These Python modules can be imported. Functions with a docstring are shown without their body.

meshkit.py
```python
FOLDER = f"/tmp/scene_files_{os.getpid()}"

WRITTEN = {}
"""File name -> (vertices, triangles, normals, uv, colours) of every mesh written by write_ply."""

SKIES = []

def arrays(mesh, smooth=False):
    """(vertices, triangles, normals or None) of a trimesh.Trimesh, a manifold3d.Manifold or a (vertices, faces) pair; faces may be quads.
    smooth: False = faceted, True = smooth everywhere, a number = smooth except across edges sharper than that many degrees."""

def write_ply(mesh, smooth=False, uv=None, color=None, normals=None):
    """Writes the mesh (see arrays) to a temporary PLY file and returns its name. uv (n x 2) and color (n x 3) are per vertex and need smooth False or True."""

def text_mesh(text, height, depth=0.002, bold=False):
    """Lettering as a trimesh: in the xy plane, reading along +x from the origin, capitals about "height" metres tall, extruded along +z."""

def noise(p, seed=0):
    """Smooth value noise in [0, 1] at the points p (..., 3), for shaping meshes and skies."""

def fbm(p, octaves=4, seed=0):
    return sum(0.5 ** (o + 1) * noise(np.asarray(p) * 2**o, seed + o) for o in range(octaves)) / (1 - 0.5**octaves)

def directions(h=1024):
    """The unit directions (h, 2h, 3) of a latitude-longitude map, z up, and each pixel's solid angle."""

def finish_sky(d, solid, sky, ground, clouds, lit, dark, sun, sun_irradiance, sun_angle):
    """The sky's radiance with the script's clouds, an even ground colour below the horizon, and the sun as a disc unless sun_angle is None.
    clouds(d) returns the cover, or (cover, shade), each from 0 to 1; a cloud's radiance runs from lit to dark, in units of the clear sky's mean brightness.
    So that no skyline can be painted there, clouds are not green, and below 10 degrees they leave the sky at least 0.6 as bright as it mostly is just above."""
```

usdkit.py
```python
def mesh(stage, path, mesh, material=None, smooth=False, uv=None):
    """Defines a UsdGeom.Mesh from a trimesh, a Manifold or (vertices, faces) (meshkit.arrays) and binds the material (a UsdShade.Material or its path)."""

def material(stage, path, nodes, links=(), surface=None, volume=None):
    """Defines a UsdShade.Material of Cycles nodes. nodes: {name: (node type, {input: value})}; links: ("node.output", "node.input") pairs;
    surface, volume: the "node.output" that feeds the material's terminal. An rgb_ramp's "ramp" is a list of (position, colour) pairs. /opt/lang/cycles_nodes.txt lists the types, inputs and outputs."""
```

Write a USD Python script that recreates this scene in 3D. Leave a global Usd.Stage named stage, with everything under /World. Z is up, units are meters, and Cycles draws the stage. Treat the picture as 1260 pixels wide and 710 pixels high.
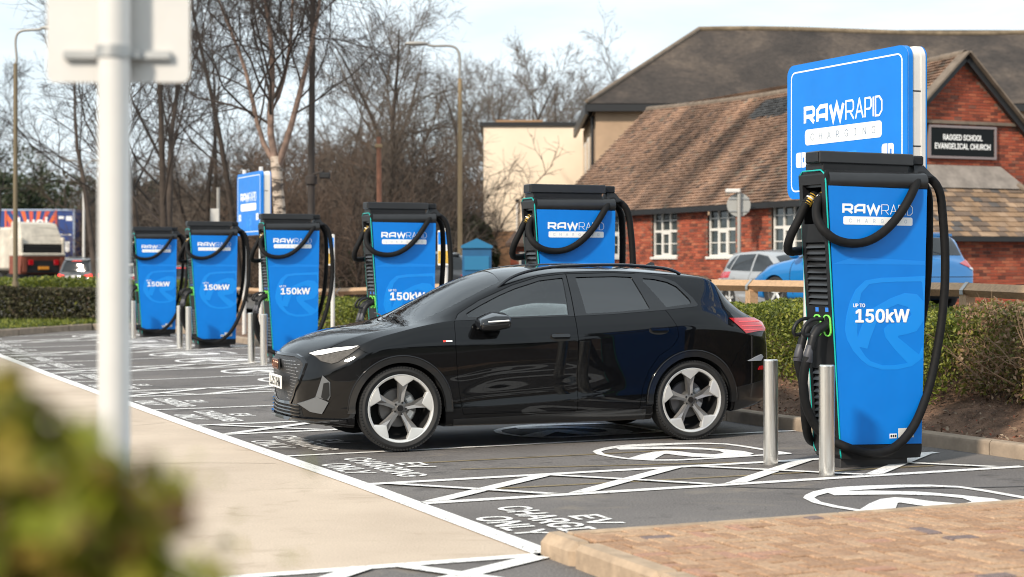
import math, random, numpy as np, trimesh, manifold3d as m3, meshkit, usdkit
from pxr import Usd, UsdGeom, UsdShade, UsdLux, Gf, Sdf, Vt
from shapely.geometry import Polygon, LineString, Point, box as sbox, MultiPolygon
from shapely.ops import unary_union
from shapely import affinity
from scipy.interpolate import PchipInterpolator
from scipy.spatial import cKDTree

stage = Usd.Stage.CreateInMemory()
UsdGeom.SetStageUpAxis(stage, UsdGeom.Tokens.z); UsdGeom.SetStageMetersPerUnit(stage, 1.0)
WORLD = UsdGeom.Xform.Define(stage, '/World'); UsdGeom.Scope.Define(stage, '/World/Looks')
random.seed(7); RNG = np.random.default_rng(7)

# ---------------------------------------------------------------- camera, sky, sun, exposure
FPX, HORIZON, EYE = 2074.0, 323.6, 1.611          # focal length in photo pixels (1260 wide), horizon row, eye height
cam = UsdGeom.Camera.Define(stage, '/World/camera')
cam.CreateHorizontalApertureAttr(36.0); cam.CreateVerticalApertureAttr(36.0 * 577 / 1024)
cam.CreateFocalLengthAttr(FPX / 1260 * 36)
cam.CreateVerticalApertureOffsetAttr(-(355 - HORIZON) / 1260 * 36)
cam.CreateClippingRangeAttr(Gf.Vec2f(0.1, 3000))
cam.CreateFStopAttr(2.2); cam.CreateFocusDistanceAttr(14.6)
cam.CreateExposureAttr(0.50)
UsdGeom.Xformable(cam).AddTranslateOp().Set(Gf.Vec3d(0, 0, EYE)); UsdGeom.Xformable(cam).AddRotateXOp().Set(90.0)

SUN_AZ = math.radians(-142.0)                      # atan2(x, y) of the direction towards the sun: behind and to the left of the camera
SUN_EL = math.radians(34.0)
sx, sy, sz_ = math.sin(SUN_AZ) * math.cos(SUN_EL), math.cos(SUN_AZ) * math.cos(SUN_EL), math.sin(SUN_EL)
sky_mat = usdkit.material(stage, '/World/Looks/sky', {
    'sky': ('sky_texture', {'sky_type': 'single_scattering', 'sun_disc': False, 'sun_elevation': SUN_EL, 'sun_rotation': SUN_AZ, 'aerosol_density': 1.6}),
    'tc': ('texture_coordinate', {}), 'sep': ('separate_xyz', {}), 'zz': ('math', {'math_type': 'add', 'value2': 0.12}), 'zm': ('math', {'math_type': 'maximum', 'value2': 0.05}), 'dx': ('math', {'math_type': 'divide'}), 'dy': ('math', {'math_type': 'divide'}),
    'cv': ('combine_xyz', {'z': 0.0}),
    'n': ('noise_texture', {'scale': 1.1, 'detail': 6.0, 'roughness': 0.55, 'distortion': 0.4}),
    'r': ('rgb_ramp', {'ramp': [(0.30, (0.60, 0.60, 0.60)), (0.60, (0.96, 0.96, 0.96))]}),
    'mix': ('mix', {'color2': (10.4, 11.7, 12.5)}),
    'bg': ('background_shader', {'strength': 0.075})},
    [('tc.generated', 'sep.vector'), ('sep.z', 'zz.value1'), ('zz.value', 'zm.value1'), ('sep.x', 'dx.value1'), ('zm.value', 'dx.value2'), ('sep.y', 'dy.value1'), ('zm.value', 'dy.value2'),
     ('dx.value', 'cv.x'), ('dy.value', 'cv.y'), ('cv.vector', 'n.vector'), ('n.fac', 'r.fac'), ('sky.color', 'mix.color1'), ('r.color', 'mix.fac'), ('mix.color', 'bg.color')], surface='bg.background')
dome = UsdLux.DomeLight.Define(stage, '/World/sky'); UsdShade.MaterialBindingAPI.Apply(dome.GetPrim()).Bind(sky_mat)
dome.GetPrim().SetCustomDataByKey('kind', 'structure')
sun = UsdLux.DistantLight.Define(stage, '/World/sun'); sun.CreateNormalizeAttr(True); sun.CreateIntensityAttr(0.85); sun.CreateAngleAttr(5.0)
sun.CreateColorAttr(Gf.Vec3f(1.0, 0.885, 0.74))
UsdGeom.Xformable(sun).AddRotateZOp().Set(math.degrees(math.atan2(sy, sx)) + 90.0)
UsdGeom.Xformable(sun).AddRotateXOp().Set(90.0 - math.degrees(SUN_EL))

# ---------------------------------------------------------------- helpers
TAKEN = {}; PIECES = {}
def path_of(name, parent='/World'):
    parent = str(parent.GetPath()) if hasattr(parent, 'GetPath') else parent
    k = TAKEN.get((parent, name), 0); TAKEN[(parent, name)] = k + 1
    return f'{parent}/{name}' + (f'_{k:03d}' if k else '')
def tag(p, label=None, cat=None, group=None, kind=None):
    p = p.GetPrim() if hasattr(p, 'GetPrim') else p
    for k, v in (('label', label), ('category', cat), ('group', group), ('kind', kind)):
        if v: p.SetCustomDataByKey(k, v)
    return p
def arr(mesh):
    if hasattr(mesh, 'to_mesh'):
        m = mesh.to_mesh(); return np.asarray(m.vert_properties)[:, :3], np.asarray(m.tri_verts)
    if isinstance(mesh, (tuple, list)):
        v, f = np.asarray(mesh[0], float), np.asarray(mesh[1], int)
        if f.shape[1] == 4: f = np.vstack([f[:, [0, 1, 2]], f[:, [0, 2, 3]]])
        return v, f
    return np.asarray(mesh.vertices), np.asarray(mesh.faces)
def obj(name, mesh, mat, parent='/World', smooth=30, tone=0, **t):
    v, f = arr(mesh)
    if len(f) == 0: return None
    tone = tone or PIECES.get(str(mat.GetPath()), 0)
    m_ = usdkit.mesh(stage, path_of(name, parent), (v, f), mat, smooth=False if tone else smooth); p = m_.GetPrim()
    if tone:                                                      # every loose piece has a tone of its own
        r = np.random.default_rng(len(v) + int(abs(v[0]).sum() * 100) % 9999).random(len(v) // tone + 1).astype(np.float32)
        UsdGeom.PrimvarsAPI(m_).CreatePrimvar('tone', Sdf.ValueTypeNames.FloatArray, 'vertex').Set(Vt.FloatArray.FromNumpy(np.repeat(r, tone)[:len(v)]))
    tag(p, **t); return p
def raw(name, v, f, n, mat, parent='/World', **t):            # a mesh with given vertex normals
    m = UsdGeom.Mesh.Define(stage, path_of(name, parent))
    m.CreatePointsAttr(Vt.Vec3fArray.FromNumpy(np.asarray(v, np.float32))); m.CreateFaceVertexCountsAttr(Vt.IntArray.FromNumpy(np.full(len(f), 3, np.int32)))
    m.CreateFaceVertexIndicesAttr(Vt.IntArray.FromNumpy(np.asarray(f, np.int32).ravel())); m.CreateSubdivisionSchemeAttr('none')
    if n is not None: m.CreateNormalsAttr(Vt.Vec3fArray.FromNumpy(np.asarray(n, np.float32))); m.SetNormalsInterpolation('vertex')
    UsdShade.MaterialBindingAPI.Apply(m.GetPrim()).Bind(mat); tag(m, **t); return m.GetPrim()
def thing(name, label=None, cat=None, loc=(0, 0, 0), rz=0.0, group=None, kind=None, ry=0.0):
    x = UsdGeom.Xform.Define(stage, path_of(name)); x.AddTranslateOp().Set(Gf.Vec3d(*map(float, loc))); x.AddRotateZOp().Set(math.degrees(rz))
    if ry: x.AddRotateYOp().Set(math.degrees(ry))
    return tag(x, label, cat, group, kind)
def sub(name, parent): return UsdGeom.Xform.Define(stage, path_of(name, parent)).GetPrim()
def dup(root, name, loc, rz, label, cat=None, group=None, scale=None):
    x = UsdGeom.Xform.Define(stage, path_of(name)); x.AddTranslateOp().Set(Gf.Vec3d(*map(float, loc))); x.AddRotateZOp().Set(math.degrees(rz))
    if scale is not None: x.AddScaleOp().Set(Gf.Vec3f(*map(float, np.broadcast_to(scale, 3))))
    p = x.GetPrim(); p.GetReferences().AddInternalReference(root.GetPath()); p.SetInstanceable(True)
    was = root.GetCustomData()
    return tag(p, label, cat or was.get('category'), group or was.get('group'))
def cat_(ms):
    vs, fs, k = [], [], 0
    for m in ms:
        v, f = arr(m); vs.append(v); fs.append(f + k); k += len(v)
    return (np.vstack(vs), np.vstack(fs)) if vs else (np.zeros((0, 3)), np.zeros((0, 3), int))
def xf(m, loc=(0, 0, 0), rz=0.0, rx=0.0, ry=0.0, s=1.0):
    v, f = arr(m); v = v * s
    for ang, (a, b) in ((rx, (1, 2)), (ry, (2, 0)), (rz, (0, 1))):
        if ang:
            c_, s_ = math.cos(ang), math.sin(ang); va, vb = v[:, a].copy(), v[:, b].copy()
            v = v.copy(); v[:, a], v[:, b] = c_ * va - s_ * vb, s_ * va + c_ * vb
    return v + np.asarray(loc, float), f
def bx(x0, x1, y0, y1, z0, z1):
    v = np.array([[x, y, z] for z in (z0, z1) for y in (y0, y1) for x in (x0, x1)], float)
    f = np.array([[0, 2, 3, 1], [4, 5, 7, 6], [0, 1, 5, 4], [2, 6, 7, 3], [0, 4, 6, 2], [1, 3, 7, 5]]); return arr((v, f))
def cbox(x0, x1, y0, y1, z0, z1, c=0.01):                       # box with chamfered edges
    c = min(c, (x1 - x0) / 2.1, (y1 - y0) / 2.1, (z1 - z0) / 2.1)
    p = [[x, y, z] for x, y, z in np.ndindex(2, 2, 2)]
    pts = []
    for i, j, k in np.ndindex(2, 2, 2):
        b = np.array([(x0, x1)[i], (y0, y1)[j], (z0, z1)[k]]); s = np.array([1 - 2 * i, 1 - 2 * j, 1 - 2 * k]) * c
        for ax in range(3):
            q = b + s; q[ax] = b[ax]; pts.append(q)
    return m3.Manifold.hull_points(np.array(pts))
def tube(pts, r, n=8, caps=True):
    p = np.asarray(pts, float); r = np.broadcast_to(np.asarray(r, float), (len(p),))
    t = np.gradient(p, axis=0); t /= np.linalg.norm(t, axis=1, keepdims=True) + 1e-12
    a = np.zeros_like(p); ref = np.array([0, 0, 1.0]) if abs(t[0, 2]) < 0.9 else np.array([1.0, 0, 0])
    for i in range(len(p)):
        ref = ref - t[i] * (ref @ t[i]); ref /= np.linalg.norm(ref) + 1e-12; a[i] = ref
    b = np.cross(t, a); ang = np.arange(n) * 2 * np.pi / n
    v = (p[:, None] + r[:, None, None] * (np.cos(ang)[None, :, None] * a[:, None] + np.sin(ang)[None, :, None] * b[:, None])).reshape(-1, 3)
    i, j = np.meshgrid(np.arange(len(p) - 1), np.arange(n), indexing='ij')
    q = np.stack([i * n + j, i * n + (j + 1) % n, (i + 1) * n + (j + 1) % n, (i + 1) * n + j], -1).reshape(-1, 4)
    f = np.vstack([q[:, [0, 1, 2]], q[:, [0, 2, 3]]])
    if caps:
        k = len(v); v = np.vstack([v, p[0], p[-1]]); J = np.arange(n); e = (len(p) - 1) * n
        f = np.vstack([f, np.stack([np.full(n, k), (J + 1) % n, J], 1), np.stack([np.full(n, k + 1), e + J, e + (J + 1) % n], 1)])
    return v, f
def smooth_path(pts, n=40):
    p = np.asarray(pts, float); s = np.r_[0, np.cumsum(np.linalg.norm(np.diff(p, axis=0), axis=1))]
    from scipy.interpolate import CubicSpline
    return CubicSpline(s, p)(np.linspace(0, s[-1], n))
def lathe(prof, n=32, axis='z', loc=(0, 0, 0)):
    p = np.asarray(prof, float); ang = np.arange(n) * 2 * np.pi / n
    v = np.stack([p[:, None, 0] * np.cos(ang), p[:, None, 0] * np.sin(ang), np.broadcast_to(p[:, None, 1], (len(p), n))], -1).reshape(-1, 3)
    i, j = np.meshgrid(np.arange(len(p) - 1), np.arange(n), indexing='ij')
    q = np.stack([i * n + j, i * n + (j + 1) % n, (i + 1) * n + (j + 1) % n, (i + 1) * n + j], -1).reshape(-1, 4)
    if axis == 'y': v = v[:, [0, 2, 1]] * [1, 1, 1]; q = q[:, ::-1]
    if axis == 'x': v = v[:, [2, 0, 1]]
    return arr((v + np.asarray(loc, float), q))
def polys(g): return [p for p in getattr(g, 'geoms', [g]) if isinstance(p, Polygon) and p.area > 1e-7]
def extr(g, h, z0=0.0):                                          # extrude a shapely shape in z
    out = []
    for p in polys(g):
        m = trimesh.creation.extrude_polygon(p, h, engine='earcut'); v = m.vertices.copy(); v[:, 2] += z0; out.append((v, np.asarray(m.faces)))
    return cat_(out)
def upright(m, y=0.0):                                           # xy drawing -> xz plane, its thickness towards -y
    v, f = arr(m); return np.stack([v[:, 0], y - v[:, 2], v[:, 1]], 1), f
def man(m):
    v, f = arr(m)
    t = trimesh.Trimesh(v, f, process=True); return m3.Manifold(m3.Mesh(t.vertices.astype(np.float32), t.faces.astype(np.uint32)))
def text(s, h, depth=0.002, bold=False, cx=1.0):
    v, f = arr(meshkit.text_mesh(s, h, depth, bold)); v = v.copy(); v[:, 0] *= cx; return v, f
def centred(m, x=0.0):
    v, f = arr(m); v = v.copy(); v[:, 0] += x - (v[:, 0].min() + v[:, 0].max()) / 2; return v, f
def rrect(x0, x1, y0, y1, r): return sbox(x0 + r, y0 + r, x1 - r, y1 - r).buffer(r, quad_segs=5)

# ---------------------------------------------------------------- materials
LOOKS = {}
def mat(name, col, rough=0.5, metal=0.0, spec=0.5, var=0.0, scale=4.0, bump=0.0, bscale=40.0, island=0.0, coat=0.0, emis=0.0, col2=None, detail=6.0, space='object', stretch=None, bdist=0.01):
    if name in LOOKS: return LOOKS[name]
    col = np.array(col, float)
    n = {'p': ('principled_bsdf', {'base_color': col, 'roughness': rough, 'metallic': metal, 'specular_ior_level': spec, 'coat_weight': coat})}; l = []
    if emis: n['p'][1].update({'emission_color': col, 'emission_strength': emis})
    if var or bump: 
        n['tc'] = ('texture_coordinate', {}) if space == 'object' else ('geometry', {})
        src = 'tc.object' if space == 'object' else 'tc.position'
        if stretch is not None: n['mp'] = ('mapping', {'scale': stretch}); l.append((src, 'mp.vector')); src = 'mp.vector'
    last = None
    if var:
        c2 = np.array(col2, float) if col2 is not None else col * (1 + var)
        n['n'] = ('noise_texture', {'scale': scale, 'detail': detail, 'roughness': 0.65}); n['r'] = ('rgb_ramp', {'ramp': [(0.28, np.clip(col * (1 - var), 0, 1) if col2 is None else col), (0.72, np.clip(c2, 0, 1))]})
        l += [(src, 'n.vector'), ('n.fac', 'r.fac')]; last = 'r.color'
    if island:
        n['g'] = ('geometry', {}); n['ir'] = ('map_range', {'to_min': 1 - island, 'to_max': 1 + island}); n['h'] = ('hsv', {'color': col}); l += [('g.random_per_island', 'ir.value'), ('ir.result', 'h.value')]
        if last: l.append((last, 'h.color'))
        last = 'h.color'
    if last: l.append((last, 'p.base_color'))
    if bump:
        n['bn'] = ('noise_texture', {'scale': bscale, 'detail': 4.0}); n['b'] = ('bump', {'strength': bump, 'distance': bdist}); l += [(src, 'bn.vector'), ('bn.fac', 'b.height'), ('b.normal', 'p.normal')]
    LOOKS[name] = usdkit.material(stage, f'/World/Looks/{name}', n, l, surface='p.BSDF'); return LOOKS[name]
def island_ramp(name, stops, rough=0.8, bump=0.3, bscale=60.0, scale=3.0, var=0.25, trans=0.0, space='position', bdist=0.004, k=4, stretch=None):
    """each loose piece of the mesh takes its own tone from the ramp, with noise over it"""
    if name in LOOKS: return LOOKS[name]
    PIECES[f'/World/Looks/{name}'] = k
    n = {'at': ('attribute', {'attribute': 'tone'}), 'g': ('geometry', {}), 'r': ('rgb_ramp', {'ramp': stops}), 'n': ('noise_texture', {'scale': scale, 'detail': 5.0}), 'mr': ('map_range', {'from_min': 0.25, 'from_max': 0.75, 'to_min': 1 - var, 'to_max': 1 + var}),
         'h': ('hsv', {}), 'p': ('principled_bsdf', {'roughness': rough}), 'bn': ('noise_texture', {'scale': bscale, 'detail': 3.0}), 'b': ('bump', {'strength': bump, 'distance': bdist})}
    l = [('at.fac', 'r.fac'), ('g.position', 'n.vector'), ('n.fac', 'mr.value'), ('mr.result', 'h.value'), ('r.color', 'h.color'), ('h.color', 'p.base_color'), ('g.position', 'bn.vector'), ('bn.fac', 'b.height'), ('b.normal', 'p.normal')]
    if stretch is not None:
        n['tc'] = ('texture_coordinate', {}); n['mp'] = ('mapping', {'scale': stretch}); l = [q for q in l if q[1] != 'n.vector'] + [('tc.object', 'mp.vector'), ('mp.vector', 'n.vector')]
    out = 'p.BSDF'
    if trans:
        n['t'] = ('translucent_bsdf', {}); n['m'] = ('mix_closure', {'fac': trans}); l += [('h.color', 't.color'), ('p.BSDF', 'm.closure1'), ('t.BSDF', 'm.closure2')]; out = 'm.closure'
    LOOKS[name] = usdkit.material(stage, f'/World/Looks/{name}', n, l, surface=out); return LOOKS[name]
def glass(name, tint, rough=0.02, ior=1.5):
    if name in LOOKS: return LOOKS[name]
    LOOKS[name] = usdkit.material(stage, f'/World/Looks/{name}', {'f': ('fresnel', {'IOR': ior}), 't': ('transparent_bsdf', {'color': tint}), 'g': ('glossy_bsdf', {'color': (1, 1, 1), 'roughness': rough}), 'm': ('mix_closure', {})},
        [('f.fac', 'm.fac'), ('t.BSDF', 'm.closure1'), ('g.BSDF', 'm.closure2')], surface='m.closure'); return LOOKS[name]
# ---------------------------------------------------------------- the lie of the land: u runs away along the row of chargers, v across the bays towards the hedge
ROW = math.radians(23.8); P0 = np.array([2.90, 13.40])
UH = np.array([-math.sin(ROW), math.cos(ROW)]); VH = np.array([math.cos(ROW), math.sin(ROW)]); PITCH = 5.4
def RW(u, v): u = np.asarray(u, float); v = np.asarray(v, float); return P0[0] + u * UH[0] + v * VH[0], P0[1] + u * UH[1] + v * VH[1]
def UV(x, y): dx, dy = np.asarray(x) - P0[0], np.asarray(y) - P0[1]; return dx * UH[0] + dy * UH[1], dx * VH[0] + dy * VH[1]
_D = PchipInterpolator([-400, 0, 2.7, 5.4, 10.8, 16.2, 24, 400], [0, 0, .024, .046, .08, .105, .115, .115])
def gz_uv(u, v):
    return -_D(np.clip(u, -399, 399)) * np.interp(v, [-3, 0], [1, .5])
def gz(x, y): return gz_uv(*UV(x, y))
def sst(a, b, x): t = np.clip((np.asarray(x, float) - a) / (b - a), 0, 1); return t * t * (3 - 2 * t)
KV = PchipInterpolator([-20, -6, -1, 1.0, 3.0, 8, 16, 40], [1.75, 1.5, 1.36, 1.26, .98, .92, .92, .92])
def bank(u, v):                                                  # the planted bank behind the kerb and the upper car park behind it
    v = np.asarray(v, float) - (KV(np.clip(u, -19, 39)) - .92) * sst(6, 3.2, np.abs(v)); top = 0.80 * (1 - 0.60 * sst(10, 32, u))
    return gz_uv(u, v) + 0.10 + (top - 0.10) * (0.45 * sst(1.0, 2.2, v) + 0.55 * sst(1.8, 4.6, v))
def sheet(u0, u1, v0, v1, step, zf, lift=0.0):
    us = np.linspace(u0, u1, max(2, int((u1 - u0) / step) + 1)); vs = np.linspace(v0, v1, max(2, int((v1 - v0) / step) + 1))
    U, V = np.meshgrid(us, vs, indexing='ij'); x, y = RW(U, V); p = np.stack([x, y, zf(U, V) + lift], -1).reshape(-1, 3)
    i, j = np.meshgrid(np.arange(len(us) - 1), np.arange(len(vs) - 1), indexing='ij'); n = len(vs)
    return arr((p, np.stack([i * n + j, i * n + j + 1, (i + 1) * n + j + 1, (i + 1) * n + j], -1).reshape(-1, 4)[:, ::-1]))
def decal(g, lift, zf=gz_uv):                                    # a thin painted sheet lying on the ground, drawn in (u, v)
    out = []
    for p in polys(g):
        v, f = trimesh.creation.triangulate_polygon(p, engine='earcut'); v3 = np.c_[v, np.zeros(len(v))]
        v3, f = trimesh.remesh.subdivide_to_size(v3, f, 0.7, max_iter=12); x, y = RW(v3[:, 0], v3[:, 1])
        q = np.stack([x, y, zf(v3[:, 0], v3[:, 1]) + lift], 1); a = np.cross(q[f[:, 1]] - q[f[:, 0]], q[f[:, 2]] - q[f[:, 0]])[:, 2]; f = np.where(a[:, None] < 0, f[:, ::-1], f); out.append((q, f))
    return cat_(out)

def asphalt(name, dark, light, grit=0.25, spots=None):
    n = {'g': ('geometry', {}), 'n1': ('noise_texture', {'scale': 0.55, 'detail': 8.0, 'roughness': 0.6}), 'r1': ('rgb_ramp', {'ramp': [(0.3, dark), (0.7, light)]}),
         'n2': ('noise_texture', {'scale': 75.0, 'detail': 3.0, 'roughness': .7}), 'm2': ('map_range', {'from_min': 0.3, 'from_max': 0.7, 'to_min': 1 - grit, 'to_max': 1 + grit}), 'h': ('hsv', {}),
         'p': ('principled_bsdf', {'roughness': 0.85, 'specular_ior_level': 0.35}), 'b': ('bump', {'strength': 0.5, 'distance': 0.004})}
    l = [('g.position', 'n1.vector'), ('n1.fac', 'r1.fac'), ('g.position', 'n2.vector'), ('n2.fac', 'm2.value'), ('m2.result', 'h.value'), ('r1.color', 'h.color'), ('n2.fac', 'b.height'), ('b.normal', 'p.normal')]
    out = 'h.color'
    if spots is not None:                                         # stains and patches
        n.update({'n3': ('noise_texture', {'scale': 0.9, 'detail': 9.0, 'roughness': 0.72, 'distortion': 1.2}), 'r3': ('rgb_ramp', {'ramp': [(0.56, (0, 0, 0)), (0.66, (0.6, 0.6, 0.6))]}), 'mx': ('mix', {'color2': spots}), 'mp': ('mapping', {'scale': (1.0, 2.3, 1.0), 'rotation': (0, 0, 0.4)})})
        l += [('g.position', 'mp.vector'), ('mp.vector', 'n3.vector'), ('n3.fac', 'r3.fac'), ('r3.color', 'mx.fac'), (out, 'mx.color1')]; out = 'mx.color'
    if spots is not None and grit > .3:                                         # oil drips, dark stains, paler stones
        n.update({'n4': ('noise_texture', {'scale': 2.6, 'detail': 5.0, 'roughness': .6}), 'r4': ('rgb_ramp', {'ramp': [(.30, (.52, .52, .52)), (.42, (1, 1, 1))]}), 'm4': ('mix', {'mix_type': 'multiply', 'fac': 1.0}),
                  'v5': ('voronoi_texture', {'scale': 55.0}), 'r5': ('rgb_ramp', {'ramp': [(.10, (1.9, 1.85, 1.75)), (.22, (1, 1, 1))]}), 'm5': ('mix', {'mix_type': 'multiply', 'fac': 1.0 if grit > .3 else .15})})
        l += [('g.position', 'n4.vector'), ('n4.fac', 'r4.fac'), (out, 'm4.color1'), ('r4.color', 'm4.color2'), ('g.position', 'v5.vector'), ('v5.distance', 'r5.fac'), ('m4.color', 'm5.color1'), ('r5.color', 'm5.color2')]; out = 'm5.color'
    l.append((out, 'p.base_color')); return usdkit.material(stage, f'/World/Looks/{name}', n, l, surface='p.BSDF')
M_bay = asphalt('bay_asphalt', (0.100, 0.091, 0.087), (0.158, 0.145, 0.137), 0.55, (0.20, 0.172, 0.14))
M_aisle = asphalt('aisle_asphalt', (0.43, 0.345, 0.265), (0.56, 0.46, 0.36), 0.16, (0.37, 0.29, 0.215))
M_road = asphalt('road_asphalt', (0.10, 0.095, 0.09), (0.15, 0.14, 0.13), 0.15)
M_verge = mat('verge_ground', (0.05, 0.055, 0.03), 0.95, var=0.4, scale=1.2, space='position')
M_paint = usdkit.material(stage, '/World/Looks/road_paint', {'g': ('geometry', {}), 'n': ('noise_texture', {'scale': 26.0, 'detail': 8.0, 'roughness': 0.75}), 'r': ('rgb_ramp', {'ramp': [(0.375, (0.20, 0.19, 0.18)), (0.45, (0.80, 0.785, 0.76))]}), 'p': ('principled_bsdf', {'roughness': 0.6})},
    [('g.position', 'n.vector'), ('n.fac', 'r.fac'), ('r.color', 'p.base_color')], surface='p.BSDF')
M_soil = mat('soil', (0.15, 0.088, 0.056), 0.95, var=0.55, scale=7.0, bump=1.0, bscale=35.0, space='position', bdist=0.03)
M_kerb = mat('kerb_concrete', (0.30, 0.235, 0.175), 0.9, var=0.28, scale=5.0, bump=0.5, bscale=90.0, space='position', bdist=0.004)
M_kerb_old = mat('kerb_worn_concrete', (0.36, 0.265, 0.18), 0.9, var=0.34, scale=6.0, bump=0.6, bscale=70.0, space='position', bdist=0.005)
M_yellow = mat('faded_yellow_paint', (0.20, 0.155, 0.085), 0.8, var=0.4, scale=14.0, space='position')

g = thing('ground', kind='structure')
R = 1400.0; obj('grass_plain', ([[-R, -R, -.30], [R, -R, -.30], [R, R, -.30], [-R, R, -.30]], [[0, 1, 2, 3]]), M_verge, g)
road = thing('road', kind='structure')
obj('carriageway', ([[-70, 47.5, .08], [26, 47.5, .08], [26, 104, .08], [-70, 104, .08]], [[0, 1, 2, 3]]), M_road, road)
aisle = thing('access_lane', kind='structure'); obj('lane_surface', sheet(-2.62, 36, -14.5, -4.16, 0.6, gz_uv), M_aisle, aisle)
cp = thing('car_park', kind='structure')
obj('bay_surface', sheet(-2.62, 31.5, -4.16, 1.9, 0.5, gz_uv), M_bay, cp)
obj('near_surface', sheet(-16, -2.62, -14.5, 6, 0.6, gz_uv), M_bay, cp)
LW = 0.10
def line(a, b, w=LW): return LineString([a, b]).buffer(w / 2, cap_style=2)
obj('lane_edge_line', decal(sbox(-2.70, -4.20, 31.5, -4.05), .006), M_paint, cp)
# the emblem: a round pin with one square corner round a swept letter
def emb(pts): return Polygon([(-a, b + 0.93) for a, b in pts])
E_out = emb([(.3, -1.59), (.41, -1.5), (.54, -1.35), (.63, -1.18), (.67, -1.02), (.65, -.8), (.6, -.58), (.51, -.37), (.36, -.22), (.1, -.175), (-.07, -.17), (-.61, -.14), (-.63, -.53), (-.65, -.88), (-.65, -1.29), (-.56, -1.47), (-.38, -1.61), (-.15, -1.66), (.08, -1.66)]).buffer(-.06).buffer(.06)
E_in = emb([(.27, -1.52), (.35, -1.44), (.44, -1.3), (.48, -1.06), (.47, -.65), (.42, -.42), (.30, -.28), (.1, -.25), (-.12, -.24), (-.53, -.23), (-.555, -.51), (-.56, -.82), (-.57, -1.24), (-.49, -1.43), (-.32, -1.56), (-.11, -1.59), (.08, -1.59)]).buffer(-.03).buffer(.03)
E_band = emb([(.51, -1.27), (.41, -.94), (.24, -.67), (-.03, -.51), (-.26, -.42), (-.45, -.44), (-.56, -.56), (-.58, -.84), (-.45, -1.04), (-.3, -1.09), (-.13, -1.12), (-.5, -1.43), (-.33, -1.58), (-.11, -1.34), (.04, -1.14), (.07, -1.0), (-.01, -.93), (-.2, -.89), (-.37, -.78), (-.31, -.65), (-.15, -.6), (.01, -.67), (.18, -.89), (.28, -1.17), (.32, -1.32)]).buffer(.02).buffer(-.02)
EMBLEM = E_out.difference(E_in).union(E_band.intersection(E_out)).buffer(0)
def ground_text(s, uc, v0, h, width):
    v, f = text(s, h, 0.001, bold=True); v = v.copy(); w = v[:, 0].max() - v[:, 0].min(); v[:, 0] = (v[:, 0] - (v[:, 0].max() + v[:, 0].min()) / 2) * width / w
    keep = np.all(v[f][:, :, 2] > 0.0005, axis=1); f = f[keep]                     # the top faces only
    U, V = uc - v[:, 0], v0 + v[:, 1]; x, y = RW(U, V); return np.stack([x, y, gz_uv(U, V) + .006], 1), f
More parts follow.
